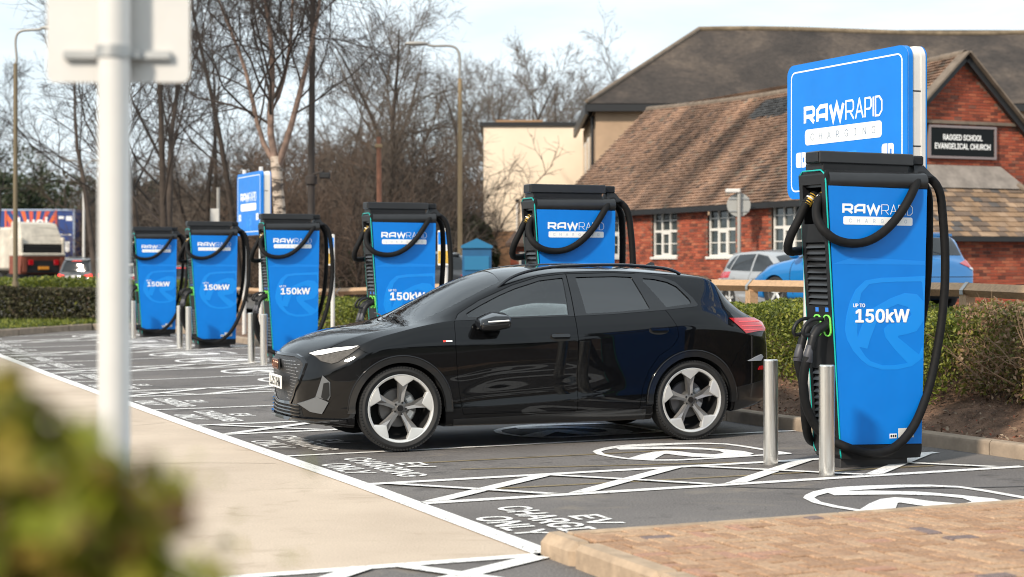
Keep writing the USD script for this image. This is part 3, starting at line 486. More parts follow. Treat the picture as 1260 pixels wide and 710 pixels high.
M_galv = mat('galvanised_steel', (.40, .40, .39), .45, metal=.6, var=.2, scale=4.0)

STROKES = {'R': ([[(0, 0), (0, 1), (.64, 1), (.76, .88), (.76, .54), (.64, .42), (0, .42)], [(.40, .42), (.78, 0)]], .78), 'Я': ([[(0, 0), (0, .74), (.26, 1), (.78, 1), (.78, 0)], [(0, .36), (.78, .36)]], .78), 'A': ([[(0, 0), (.36, 1), (.72, 0)], [(.13, .34), (.59, .34)]], .72),
           'W': ([[(0, 1), (.26, 0), (.54, .96), (.82, 0), (1.08, 1)]], 1.08), 'P': ([[(0, 0), (0, 1), (.46, 1), (.58, .88), (.58, .54), (.46, .42), (0, .42)]], .58), 'I': ([[(0, 0), (0, 1)]], .0), 'D': ([[(0, 0), (0, 1), (.36, 1), (.60, .76), (.60, .24), (.36, 0), (0, 0)]], .60)}
def stroke_word(word, w, gap, sx_=1.0):
    x, out = 0.0, []
    for ch in word:
        st, adv = STROKES[ch]
        for s in st: out.append(LineString([(x + a * sx_, b * (1 - w) + w / 2) for a, b in s]).buffer(w / 2, cap_style=2, join_style=2))
        x += adv * sx_ + gap
    return unary_union(out), x - gap
def raw_logo(x0, x1, z0, h):
    """the two words of the logo, drawn as strokes: heavy wide letters, then thin ones"""
    a, wa = stroke_word('RЯW', .22, .34, 1.20); b, wb = stroke_word('RAPID', .055, .20, .95); W_ = wa + .24 + wb
    g_ = affinity.translate(b, wa + .24, 0); s = (x1 - x0) / W_; s2 = h
    return [affinity.translate(affinity.scale(q, s, s2, origin=(0, 0)), x0, z0) for q in (a, g_)]
def face(g, y, t=.0015): return upright(extr(g, t), y)          # a thin raised print on the plane y, facing -y
def pill_text(parent, x0, x1, z0, z1, y, m):
    n = 8; h = (z1 - z0) * .44
    for i, ch in enumerate('CHARGING'):
        t = centred(text(ch, h, .001), x0 + (x1 - x0) * (.10 + .80 * i / 7)); v, f = t; v = v.copy(); v[:, 1] += (z0 + z1) / 2 - h / 2; obj('thin_letter', upright((v, f), y), m, parent, smooth=False)
M_boardthin = mat('bar_grey_letter', (.20, .26, .34), .5)
M_thin = mat('thin_blue_grey_letter', (.42, .50, .60), .5)
XL = lambda z: -.352 - .0735 * (z - .1)
XR = lambda z: .404 + .0165 * (z - .06)
DEP = .38
def make_charger(label):
    t = thing('ev_charger', label, 'charger', group=None)
    out = Polygon([(XL(.06) + .03, .06), (XR(.06) - .03, .06), (XR(.06), .10), (XR(2.2), 2.2), (XR(2.2), 2.30), (XL(2.33) + .02, 2.335), (XL(2.30) - .005, 2.30), (XL(.1), .10)]).buffer(-.012).buffer(.012, quad_segs=4)
    b = man(upright(extr(out, DEP), DEP))
    b = b - man(bx(-1, XL(1.9) + .16, .055, .33, 1.915, 2.225))                                                  # the pocket for the cable heads
    lows = [man(bx(-1, XL(z) + .02, .05, .33, z, z + .50)) for z in (1.27, .27)]
    for q in lows: b = b - q
    obj('housing', b, M_black, t, smooth=25)
    pan = Polygon([(XL(.185) + .008, .185), (XR(.185) - .004, .172), (XR(2.2) - .004, 2.203), (XL(2.2) + .022, 2.211)])
    for nm, yy, sg in (('front_panel', 0, 1), ('rear_panel', DEP, -1)):
        obj(nm, man(bx(0, 0, 0, 0, 0, 0)) if False else upright(extr(pan.buffer(-.004).buffer(.004), .010), yy if sg > 0 else yy + .010), M_blue, t, smooth=False)
    e = affinity.translate(affinity.scale(EMBLEM, .60, .49, origin=(0, 0)), .075, 1.125).intersection(pan.buffer(-.004)); obj('emblem', face(e, -.010, .0012), M_lblue, t, smooth=False)
    sw = Polygon([(XL(1.7) + .03, 1.60), (-.25, 1.655), (.42, 1.63), (.42, 1.60), (-.2, 1.60)]).intersection(pan); obj('band', face(sw, -.010, .0008), mat('band_blue', (.001, .21, .70), .4), t, smooth=False)
    for q, nm in zip(raw_logo(-.349, .297, 1.992, .082), ('bold_letters', 'thin_letters')): obj(nm, face(q, -.010, .002), M_white, t, smooth=False)
    obj('white_bar', face(rrect(-.349, .297, 1.910, 1.975, .015), -.010, .0015), M_white, t, smooth=False); pl = sub('bar_lettering', t); pill_text(pl, -.349, .297, 1.910, 1.975, -.0116, M_thin)
    tx = text('150kW', .098, .002, True); v, f = tx; v = v.copy(); w = v[:, 0].max(); v[:, 0] = -.245 + v[:, 0] / w * .517; v[:, 1] += 1.145
    b2 = meshkit.text_mesh('150kW', .098, .002, True); obj('power_lettering', upright(cat_([(v + [dx, dz, .0003 * i], f) for i, (dx, dz) in enumerate(((0, 0), (.002, .0012), (-.002, -.0012), (.0018, -.0015), (-.0018, .0015)))]), -.0115), M_white, t, smooth=False)
    v, f = text('UP TO', .027, .002, True); v = v.copy(); v[:, 0] += -.256; v[:, 1] += 1.262; obj('small_lettering', upright((v, f), -.0115), M_white, t, smooth=False)
    obj('info_sticker', face(sbox(.178, .222, .325, .300), -.010).__class__ and face(sbox(.178, .225, .325, .300), -.010), mat('sticker_grey', (.62, .62, .6), .5), t, smooth=False)
    obj('small_sticker', face(sbox(.098, .222, .165, .258), -.010), M_white, t, smooth=False)
    for i in range(3): obj('sticker_mark', face(sbox(.106 + i * .02, .231, .118 + i * .02, .249), -.0118), M_dark, t, smooth=False)
    # hood and cap
    hp = [(.0, 2.205), (-.012, 2.215), (-.022, 2.25), (-.018, 2.29), (.0, 2.32), (.04, 2.338), (DEP - .04, 2.338), (DEP, 2.32), (DEP + .018, 2.29), (DEP + .022, 2.25), (DEP + .012, 2.215), (DEP, 2.205)]
    hv, hf = extr(Polygon(hp), XR(2.2) - XL(2.25) - .03); obj('hood', (np.stack([hv[:, 2] + XL(2.25) + .03, hv[:, 0], hv[:, 1]], 1), hf), M_hood, t, smooth=50)
    obj('neck', cbox(-.50, .31, .06, .31, 2.325, 2.40, .01), M_black, t, smooth=False)
    obj('cap_beam', cbox(-.535, .345, .045, .255, 2.392, 2.486, .008), M_hood, t, smooth=False)
    obj('cap_end', cbox(-.543, -.533, .06, .24, 2.40, 2.478, .003), M_black, t, smooth=False)
    obj('cable_arm', cbox(.34, .485, .10, .20, 2.402, 2.480, .012), M_black, t, smooth=False)
    obj('cable_hanger', m3.Manifold.hull_points(np.array([(.39, .11, 2.405), (.39, .19, 2.405), (.485, .11, 2.405), (.485, .19, 2.405), (.36, .05, 2.325), (.36, .24, 2.325), (.54, .05, 2.315), (.54, .24, 2.315), (.40, .05, 2.30), (.50, .05, 2.30)])), M_black, t, smooth=25)
    obj('base_skirt', upright(extr(Polygon([(XL(.1) + .012, .072), (XR(.06) - .012, .064), (XR(.16), .12), (XR(.16), .166), (XL(.18) + .004, .180)]), .006), -.001), M_dark, t, smooth=False)
    obj('plinth', cbox(-.33, .30, .035, .345, -.12, .066, .006), mat('plinth_dark', (.03, .03, .032), .6), t, smooth=False)
    # the user side: trim, pocket, louvres, sockets
    tr = [(z, y) for z, y in ((.11, -.002), (.6, -.002), (1.2, -.002), (1.8, -.002), (2.25, -.002), (2.31, .02), (2.335, .06), (2.335, DEP - .06), (2.31, DEP - .02), (2.25, DEP), (1.2, DEP), (.14, DEP), (.10, DEP - .03))]
    obj('trim', tube([(XL(z) + .002, y, z) for z, y in tr], .0065, 6), M_teal, t, smooth=True)
    obj('trim', tube([(XL(.11) + .002, -.002, .11), (XL(.085) + .01, .004, .085), (XL(.075) + .03, .03, .072)], .0065, 6), M_teal, t, smooth=True)
    for z0, n in ((1.275, 10), (.275, 10)):
        for i in range(n):
            z = z0 + i * .0495 + .004; x = XL(z)
            obj('louvre', m3.Manifold.hull_points(np.array([(x - .006, y, z) for y in (.052, .328)] + [(x - .001, y, z + .012) for y in (.052, .328)] + [(x + .02, y, z + .045) for y in (.052, .328)] + [(x + .02, y, z + .03) for y in (.052, .328)])), M_hood, t, smooth=False)
    for y in (.075, .215):
        ring = rrect(y - .052, y + .052, 1.03, 1.20, .045); ring = ring.difference(ring.buffer(-.009)); v, f = extr(ring, .012); X = np.array([XL(z) for z in v[:, 1]])
        obj('socket_ring', (np.stack([X - v[:, 2], v[:, 0], v[:, 1]], 1), f[:, ::-1]), M_green, t, smooth=False)
        obj('socket', xf(lathe([(0, .03), (.036, .03), (.036, -.03), (.0, -.03)], 16), (XL(1.11) - .01, y, 1.12), ry=math.pi / 2), M_dark, t)
        v, f = extr(sbox(y - .022, 1.222, y + .022, 1.256), .004); X = np.array([XL(z) for z in v[:, 1]]); obj('socket_label', (np.stack([X - v[:, 2], v[:, 0], v[:, 1]], 1), f[:, ::-1]), mat('socket_label_blue', (.03, .18, .62), .5), t, smooth=False)
        # the connector hanging in its socket
        h = sub('connector', t); q = y - .0
        pts = [((-.44, q, 1.12), .042), ((-.53, q - .01, 1.085), .040), ((-.575, q - .02, 1.03), .036), ((-.60, q - .02, .93), .032)]
        hh = None
        for (a, ra), (b_, rb) in zip(pts[:-1], pts[1:]):
            k = m3.Manifold.hull(m3.Manifold.sphere(ra, 14).translate(a) + m3.Manifold.sphere(rb, 14).translate(b_)); hh = k if hh is None else hh + k
        obj('grip', hh, M_black, h, smooth=50); obj('handle_loop', tube(smooth_path([(-.47, q, 1.165), (-.56, q - .01, 1.165), (-.645, q - .02, 1.12), (-.665, q - .02, 1.06), (-.60, q - .02, 1.045)], 18), .015, 8), M_black, h, smooth=True)
        obj('cable_boot', tube([(-.60, q - .02, .96), (-.615, q - .02, .90), (-.625, q - .02, .83)], [.030, .035, .040], 10), mat('boot_grey', (.05, .05, .06), .5), h, smooth=True)
    ca = smooth_path([(-.40, .12, 2.16), (-.50, .10, 2.10), (-.552, .06, 2.0), (-.555, .0, 1.90), (-.49, -.055, 1.81), (-.356, -.062, 1.765), (-.179, -.066, 1.775), (-.022, -.066, 1.85), (.158, -.06, 2.02), (.295, -.03, 2.205), (.40, .05, 2.305), (.475, .10, 2.325), (.585, .10, 2.27), (.66, .10, 2.07), (.695, .10, 1.68), (.665, .09, 1.20), (.575, .05, .86), (.40, -.03, .48), (.206, -.075, .235), (.023, -.085, .13), (-.18, -.08, .125), (-.35, -.03, .18), (-.47, .06, .26), (-.575, .09, .41), (-.645, .08, .64), (-.640, .06, .80), (-.625, .055, .87)], 130)
    obj('cable', tube(ca, .036, 10), M_rubber, t, smooth=True)
    cb = smooth_path([(-.40, .26, 2.16), (-.50, .27, 2.10), (-.575, .27, 1.96), (-.63, .30, 1.83), (-.625, .36, 1.72), (-.50, .44, 1.70), (-.2, .45, 1.78), (.1, .45, 2.02), (.35, .36, 2.27), (.45, .24, 2.322), (.55, .20, 2.26), (.62, .22, 2.06), (.63, .24, 1.6), (.59, .28, 1.1), (.46, .40, .6), (.2, .46, .24), (-.1, .46, .15), (-.35, .42, .17), (-.45, .33, .26), (-.52, .25, .42), (-.57, .20, .65), (-.615, .195, .8), (-.625, .195, .87)], 120)
    obj('cable', tube(cb, .036, 10), M_rubber, t, smooth=True)
    for y in (.11, .265):
        for i, (z, x) in enumerate(((2.105, -.492),)):
            obj('warning_sleeve', tube([(x + .040, y, z + .035), (x, y, z - .005), (x - .02, y, z - .035)], .0372, 10), M_yel, t, smooth=True)
        for dz in (.03, .012, -.008, -.024): obj('sleeve_stripe', tube([(-.492 + dz * .95 + .003, y, 2.106 + dz + .003), (-.492 + dz * .95 - .004, y, 2.106 + dz - .006)], .0382, 10), M_white if dz in (.012,) else M_dark, t, smooth=True)
    return t
CH = ['nearest blue charger, the large one at the front right with its connectors showing', 'blue charger directly behind the roof of the black car', 'blue charger behind the bonnet and windscreen of the black car', 'blue charger standing at the nose of the black car', 'blue charger second from the far end, left of the blue board', 'farthest blue charger, right beside the tall white pole']
charger0 = make_charger(CH[0]); tag(charger0, group='blue chargers along the bays')
def place(k): x, y = RW(PITCH * k - .06, -.03); return float(x), float(y), float(gz_uv(PITCH * k, 0))
yaw = [22.0, 20.5, 22.5, 23.0, 23.8, 23.8]
X0 = UsdGeom.Xformable(charger0); X0.GetOrderedXformOps()[0].Set(Gf.Vec3d(*place(0))); X0.GetOrderedXformOps()[1].Set(yaw[0]); X0.AddRotateYOp().Set(0.55)
for k in range(1, 6):
    x, y, z = place(k); dup(charger0, 'ev_charger', (x, y, z), math.radians(yaw[k]), CH[k]); 
    UsdGeom.Xformable(stage.GetPrimAtPath(f'/World/ev_charger_{k:03d}')).AddRotateYOp().Set(0.0)

# bollards: brushed steel, a pair before each charger
bl = thing('bollard', 'steel bollard nearest the camera, right in front of the nearest charger', 'bollard', (*RW(-.39, -.74), float(gz_uv(-.39, -.74))), 0, 'steel bollards before the chargers')
obj('post', lathe([(0, .842), (.050, .842), (.0575, .836), (.059, .828), (.059, -.05), (0, -.05)], 28), M_steel, bl); obj('ground_collar', lathe([(.0592, .004), (.073, .004), (.075, -.03), (.0592, -.03)], 28), mat('mortar_collar', (.12, .115, .11), .9), bl)
BL = [(0, .39, 'steel bollard between the car and the nearest charger'), (3, -.39, 'right hand bollard of the pair at the nose of the black car'), (3, .39, 'left hand bollard of the pair at the nose of the black car'), (4, -.39, 'right hand bollard of the pair at the second farthest charger'), (4, .39, 'left hand bollard of the pair at the second farthest charger'), (5, -.39, 'bollard close to the tall white pole, before the farthest charger')]
for k, du, lab in BL:
    u_ = PITCH * k + du; x, y = RW(u_, -.74 if k < 1 else -.64); dup(bl, 'bollard', (x, y, float(gz_uv(u_, -.9))), 0, lab)

# the tall double sided boards on posts
def board(label, u0, stubs):
    x, y = RW(u0, 1.35); z = float(bank(u0, 1.35)); gz0 = float(gz_uv(u0, 1))
    t = thing('sign_board', label, 'sign board', (x, y, gz0), ROW - math.pi / 2)
    z0, z1, hw_ = 2.26, 3.60, .98
    def panel(nm, yy, front):
        o = rrect(-hw_, hw_, z0, z1, .11); obj(nm, upright(extr(o, .012), yy + .006), M_blue, t, smooth=30)
        s = rrect(-hw_, hw_, z0, z1, .11); s = s.difference(s.buffer(-.02)); obj(nm.replace('panel', 'rim'), upright(extr(s, .045), yy + (.055 if front else -.010)), M_whitepaint if not front else M_blue, t, smooth=30)
        obj(nm.replace('panel', 'backing'), upright(extr(o.buffer(-.002), .004), yy + (.012 if front else -.008)), M_whitepaint, t, smooth=30)
    panel('front_panel', 0.0, True); panel('rear_panel', .205, False)
    o = rrect(-hw_ + .012, hw_ - .012, z0 + .012, z1 - .012, .10); obj('side_casing', upright(extr(o.difference(o.buffer(-.02)), .125), .185), M_whitepaint, t, smooth=30)
    for zz in (z1 - .42, z0 + .42): obj('casing_seam', cat_([bx(hw_ - .0125, hw_ - .0095, .062, .184, zz - .006, zz + .006), bx(-hw_ + .0095, -hw_ + .0125, .062, .184, zz - .006, zz + .006)]), M_plastic, t, smooth=False)
    ln = rrect(-hw_ + .07, hw_ - .07, z0 + .07, z1 - .07, .075); obj('border_line', face(ln.difference(ln.buffer(-.014)), -.006, .002), M_white, t, smooth=False)
    a = [p for p in raw_logo(-.66, .60, z1 - .615, .185)]
    for q, nm in zip(a, ('bold_letters', 'thin_letters')): obj(nm, face(q.buffer(.004) if nm[0] == 't' else q, -.006, .003), M_white, t, smooth=False)
    obj('white_bar', face(rrect(-.66, .60, z1 - .815, z1 - .66, .04), -.006, .002), M_white, t, smooth=False); pl = sub('bar_lettering', t); pill_text(pl, -.66, .60, z1 - .815, z1 - .66, -.0085, M_boardthin)
    e = affinity.translate(affinity.scale(EMBLEM, .30, .24, origin=(0, 0)), .02, z1 - 1.10).difference(sbox(-.72, z1 - .83, .72, z1)); obj('emblem', face(e, -.006, .0012), M_lblue, t, smooth=False)
    for x0 in (-.82, .60):
        obj('info_box', face(rrect(x0, x0 + .18, z1 - 1.03, z1 - .88, .03), -.006, .002), M_white, t, smooth=False); obj('info_mark', face(unary_union([sbox(x0 + .085, z1 - 1.03, x0 + .10, z1 - .88), sbox(x0 + .12, z1 - .98, x0 + .15, z1 - .93)]), -.0082, .001), mat('info_mark_blue', (.05, .2, .6), .5), t, smooth=False)
    for px in (-.77, .60):
        obj('post', tube([(px, .10, -.2 + (z - gz0) * .5), (px, .10, z1 + (.10 if stubs else -.02))], .044, 14), M_whitepaint, t, smooth=30)
    for zz in (z0 + .35, z1 - .30): obj('rail', bx(-hw_ + .04, hw_ - .04, .045, .075, zz - .02, zz + .02), M_galv, t, smooth=False); obj('rail', bx(-hw_ + .04, hw_ - .04, .140, .165, zz - .02, zz + .02), M_galv, t, smooth=False)
    return t
board('large blue board with white logo behind the nearest charger', 2.37, False); board('distant blue board on white posts behind the two farthest chargers', 24.2, True)
# slim posts with small bay signs, seen edge on
def bay_sign(label, u0):
    x, y = RW(u0, 1.4); t = thing('bay_sign', label, 'sign', (x, y, float(gz_uv(u0, 1.4))), ROW - math.pi / 2, 'slim white posts with small signs')
    obj('post', tube([(0, 0, -.2), (0, 0, 2.17)], .038, 12), M_whitepaint, t, smooth=30); obj('post_cap', lathe([(0, 2.195), (.03, 2.19), (.04, 2.17)], 12), M_grey, t)
    obj('plate', upright(extr(rrect(-.23, .23, 1.62, 2.16, .03), .004), -.042), M_whitepaint, t, smooth=30); obj('blue_field', face(sbox(-.21, 1.94, .21, 2.13), -.046), M_blue, t, smooth=False); obj('yellow_field', face(sbox(-.21, 1.65, .21, 1.84), -.046), M_yel, t, smooth=False)
bay_sign('slim white sign post right behind the charger at the car nose', 18.5); bay_sign('slim white sign post right behind the charger at the car bonnet', 12.86)

# timber knee rail: a square beam set on edge on short posts
M_wood = mat('rail_timber', (.42, .27, .155), .8, var=.3, scale=5.0, stretch=(1.0, 9.0, 9.0), bump=.3, bscale=30)
fe = thing('timber_fence', 'low timber rail fence with square beam on short posts above the hedges', 'fence')
FU = 3.48
for k in range(-4, 16):
    u0 = FU + 2.165 * k; a, b = np.array([*RW(u0, 3.7)]), np.array([*RW(u0 + 2.157, 3.7)]); za, zb = float(bank(u0, 3.7)) + .64, float(bank(u0 + 2.157, 3.7)) + .64
    d = np.array([*(b - a), zb - za]); n_ = np.array([-d[1], d[0], 0]); n_ /= np.linalg.norm(n_); up_ = np.cross(d, n_); up_ /= -np.linalg.norm(up_); up_ *= np.sign(up_[2]); h = .075
    A, B = np.array([*a, za]), np.array([*b, zb]); ring = [n_ * h, up_ * h, -n_ * h, -up_ * h]; v = np.array([A + r for r in ring] + [B + r for r in ring]); f = [[i, (i + 1) % 4, 4 + (i + 1) % 4, 4 + i] for i in range(4)] + [[3, 2, 1, 0], [4, 5, 6, 7]]
    m_ = arr((v, np.array(f))); tm_ = trimesh.Trimesh(*m_); 
    if tm_.volume < 0: m_ = (m_[0], m_[1][:, ::-1])
    obj('beam', m_, M_wood, fe, smooth=False)
    g0 = float(bank(u0, 3.7)); pst = m3.Manifold.hull_points(np.array([(sx_ * .06, sy_ * .06, zz) for sx_ in (-1, 1) for sy_ in (-1, 1) for zz in (-.3, .57)] + [(sx_ * .06, 0, .60) for sx_ in (-1, 1)]))
    obj('post', xf(pst, (*a, g0), ROW), M_wood, fe, smooth=False)
    q = up_ * .083; st = [A + n_ * .082 - up_ * .05, A + n_ * .084, A + q * 1.02, A - n_ * .084, A - n_ * .082 - up_ * .05]; dd = d / np.linalg.norm(d) * .03
    sv = np.array([p - dd for p in st] + [p + dd for p in st]); obj('strap', (sv, np.array([[i, i + 1, 6 + i, 5 + i] for i in range(4)])), M_galv, fe, smooth=False)
# ---------------------------------------------------------------- car bodies: a lofted skin, cut into panels
def curve(pts): a = np.array(pts, float); return PchipInterpolator(a[:, 0], a[:, 1], extrapolate=True)
def skin(c, off=0.0, N=150, sub_=6):
    """closed skin of a car body as (vertices, faces); off > 0 grows it"""
    x0, x1 = c['x0'] - off, c['x1'] + off
    t = np.linspace(0, 1, N); t = t + .8 * (-np.sin(2 * np.pi * t)) / (2 * np.pi); xs = x0 + (x1 - x0) * t        # denser at the ends
    xq = np.clip((xs - x0) / (x1 - x0) * (c['x1'] - c['x0']) + c['x0'], c['x0'], c['x1'])
    hw, zb, zt = c['hw'](xq), c['zb'](xq), c['zt'](xq)
    zbelt = np.minimum(c['zbelt'](xq), zt - .025); ze = np.maximum(np.minimum(c['ze'](xq), zt - .004), zbelt + .012); yr = np.minimum(c['yr'](xq), hw - .03)
    zsh = np.minimum(c['zsh'](xq), zbelt - .05); zc = np.minimum(c['zc'](xq), zsh - .2); cd = c['cd'](xq); yb = np.minimum(c['yb'](xq), hw - .01)
    zc = np.maximum(zc, zb + .05)
    from scipy.ndimage import gaussian_filter1d
    wgt = np.clip(np.minimum(np.arange(N), np.arange(N)[::-1]) / 14.0 - .6, 0, 1); sm = c.get('smooth', 2.0)
    hw, zb, zt, zbelt, ze, yr, zsh, zc, cd, yb = [(1 - wgt) * q + wgt * gaussian_filter1d(q, sm) for q in (hw, zb, zt, zbelt, ze, yr, zsh, zc, cd, yb)]
    Y, Z = [], []
    def seg(ys, zs): Y.extend(ys); Z.extend(zs)
    n = sub_
    seg([0 * hw, hw * .6, hw - .10, hw - .05, hw - .026, hw - .014], [zb, zb, zb + .002, zb + .012, zb + .032, zb + .06])
    for t_ in np.linspace(.35, 1, n): e_ = t_; seg([hw - .014 + .010 * e_], [zb + .06 + (zc - zb - .06) * e_])
    tt = np.linspace(0, 1, 3 * n + 1)[1:]; ff = tt ** .5 * (1 - tt) ** 2.6; fm_ = (.5 / 3.1) ** .5 * (2.6 / 3.1) ** 2.6
    for t_, f_ in zip(tt, ff / fm_): seg([hw - .004 * (1 - t_) - cd * f_ + .003 * np.sin(np.pi * t_)], [zc + (zsh - zc) * t_])
    for t_ in np.linspace(0, 1, n + 2)[1:]: g_ = t_ ** 1.02; seg([hw + (yb - hw) * g_], [zsh + (zbelt - zsh) * (t_ + .10 * np.sin(np.pi * t_))])
    for t_ in np.linspace(0, 1, 2 * n + 1)[1:]: seg([yb + (yr - yb) * t_ + .016 * np.sin(np.pi * t_) * np.clip((ze - zbelt) / .3, 0, 1)], [zbelt + (ze - zbelt) * t_])
    for t_ in np.linspace(0, 1, 2 * n + 1)[1:]: seg([yr * (1 - t_)], [ze + (zt - ze) * (1 - (1 - t_) ** 2) ** .9])
    Y = np.stack(Y, 0); Z = np.stack(Z, 0); Y[-1] = 0; kk = np.arange(len(Y))
    if off:
        dY, dZ = np.gradient(Y, axis=0), np.gradient(Z, axis=0); L = np.sqrt(dY ** 2 + dZ ** 2) + 1e-9; Y = Y + off * dZ / L; Z = Z - off * dY / L; Y[0] = 0; Y[-1] = 0; Y = np.maximum(Y, 0); 
    M = len(kk); ring_y = np.concatenate([Y, -Y[-2:0:-1]], 0); ring_z = np.concatenate([Z, Z[-2:0:-1]], 0); n = len(ring_y)
    X = np.broadcast_to(xs, ring_y.shape); sh = c.get('shear')
    if sh is not None: X = X + sh(X, ring_z, np.abs(ring_y))
    v = np.stack([X, ring_y, ring_z], -1).transpose(1, 0, 2).reshape(-1, 3)
    i, j = np.meshgrid(np.arange(N - 1), np.arange(n), indexing='ij'); j2 = (j + 1) % n
    q = np.stack([i * n + j, (i + 1) * n + j, (i + 1) * n + j2, i * n + j2], -1).reshape(-1, 4); f = np.vstack([q[:, [0, 1, 2]], q[:, [0, 2, 3]]])
    k = len(v); c0, c1 = v[:n].mean(0), v[-n:].mean(0); v = np.vstack([v, c0, c1]); J = np.arange(n); e = (N - 1) * n
    f = np.vstack([f, np.stack([np.full(n, k), J, (J + 1) % n], 1), np.stack([np.full(n, k + 1), e + (J + 1) % n, e + J], 1)])
    tm = trimesh.Trimesh(v, f, process=False)
    if tm.volume < 0: f = f[:, ::-1]
    return v, f
class Body:
    def __init__(s, c, N=150, sub_=6):
        s.c, s.N, s.sub = c, N, sub_; s.cache = {}; v, f = skin(c, 0, N, sub_); t = trimesh.Trimesh(v, f, process=True); s.tree = cKDTree(t.vertices); s.n = np.array(t.vertex_normals); s.tm = t
    def S(s, off=0.0):
        if off not in s.cache: s.cache[off] = man(skin(s.c, off, s.N, s.sub))
        return s.cache[off]
    def put(s, name, m, mt, parent, flip=False, hard=.72, **t):
        """adds a cut piece with the smooth normals of the skin it was cut from"""
        v, f = arr(m)
        if len(f) == 0: return None
        P = v[f]; fn = np.cross(P[:, 1] - P[:, 0], P[:, 2] - P[:, 0]); ar = np.linalg.norm(fn, axis=1); ok = ar > 1e-10; f, fn, P = f[ok], fn[ok] / ar[ok][:, None], P[ok]
        d, i = s.tree.query(v, k=4); w = 1 / (d + 1e-4); vn = (s.n[i] * w[..., None]).sum(1); vn /= np.linalg.norm(vn, axis=1, keepdims=True) + 1e-9
        N = vn[f]; dot = np.einsum('ijk,ik->ij', N, fn); N = np.where((dot > hard)[..., None], N, np.where((dot < -hard)[..., None], -N, fn[:, None, :]))
        P = P.reshape(-1, 3).copy(); N = N.reshape(-1, 3).copy(); F = np.arange(len(P)).reshape(-1, 3)
        if flip: P[:, 1] *= -1; N[:, 1] *= -1; F = F[:, ::-1]
        return raw(name, P, F, N, mt, parent, **t)
def side_prism(g, y0=-2.0, y1=-.02):                             # outline in (x, z), swept across the near side
    return man(upright(extr(g, y1 - y0), y1))
def front_prism(g, x0, x1):                                      # outline in (y, z), swept along x
    v, f = extr(g, x1 - x0); return man((np.stack([x0 + v[:, 2], v[:, 0], v[:, 1]], 1), f))
def top_prism(g, z0, z1): return man(extr(g, z1 - z0, z0))
def mirror_y(m): v, f = arr(m); v = v.copy(); v[:, 1] *= -1; return v, f[:, ::-1]
def cyl_y(x, z, r, y0, y1, n=64): return m3.Manifold.cylinder(y1 - y0, r, r, n).rotate([-90, 0, 0]).translate([x, y0, z])
M_tyre = mat('tyre_rubber', (.014, .014, .014), .75, var=.3, scale=8.0)
M_rim = mat('machined_alloy', (.74, .73, .70), .34, metal=.55)
M_rimdark = mat('alloy_grey', (.15, .145, .14), .35, metal=.5)
M_plastic = mat('black_plastic', (.016, .016, .017), .5)
M_inner = mat('wheel_arch_liner', (.006, .006, .006), .9)
M_cabin = mat('cabin_cloth', (.085, .085, .085), .85)
M_cabin_light = mat('cabin_trim', (.10, .10, .10), .8)
M_redlamp = usdkit.material(stage, '/World/Looks/red_lamp', {'p': ('principled_bsdf', {'base_color': (.40, .006, .012), 'roughness': .12, 'coat_weight': 1.0, 'emission_color': (.8, .02, .03), 'emission_strength': .04})}, [], surface='p.BSDF')
M_redlit = mat('lit_brake_lamp', (.9, .03, .02), .3, emis=1.6)
M_lamp = mat('clear_lamp', (.10, .095, .09), .55, spec=.02, coat=.0, var=.35, scale=26.0)
M_lampwhite = mat('lamp_light_strip', (.80, .79, .78), .2, coat=1.0)
G_clear = glass('car_glass', (.80, .84, .82), ior=1.85); G_dark = glass('privacy_glass', (.34, .355, .355), ior=2.0); G_black = mat('far_car_glass', (.012, .014, .016), .06, spec=.6)
def tyre_mesh(r, w, rim_r):
    p = [(rim_r - .004, -w * .36), (rim_r + .012, -w * .47), (r * .5 + rim_r * .5, -w * .52), (r - .022, -w * .49), (r - .006, -w * .42), (r, -w * .30), (r + .001, 0), (r, w * .30), (r - .006, w * .42), (r - .022, w * .49), (r * .5 + rim_r * .5, w * .52), (rim_r + .012, w * .47), (rim_r - .004, w * .36)]
    return lathe(p, 72, 'y')
def simple_wheel(parent, x, y, r, w, spokes=5, side=-1):
    h = sub('wheel', parent); obj('tyre', xf(tyre_mesh(r, w, r * .66), (x, y, r)), M_tyre, h, smooth=40)
    o = side * w * .40; rr = r * .66; obj('rim', xf(lathe([(rr, o * .2), (rr, o), (rr - .02, o), (rr - .035, o * .3), (.03, o * .1), (0, o * .1)], 32, 'y'), (x, y, r)), M_rimdark, h, smooth=40)
    for k in range(spokes):
        a = k * 2 * math.pi / spokes; q = cbox(-.028, .028, -.012, .012, .0, rr - .01, .008); v, f = arr(q); c_, s_ = math.cos(a), math.sin(a); obj('spoke', (np.stack([x + v[:, 0] * c_ + v[:, 2] * s_, y + v[:, 1] + o * .85, r - v[:, 0] * s_ + v[:, 2] * c_], 1), f), M_rim, h, smooth=30)
    return h
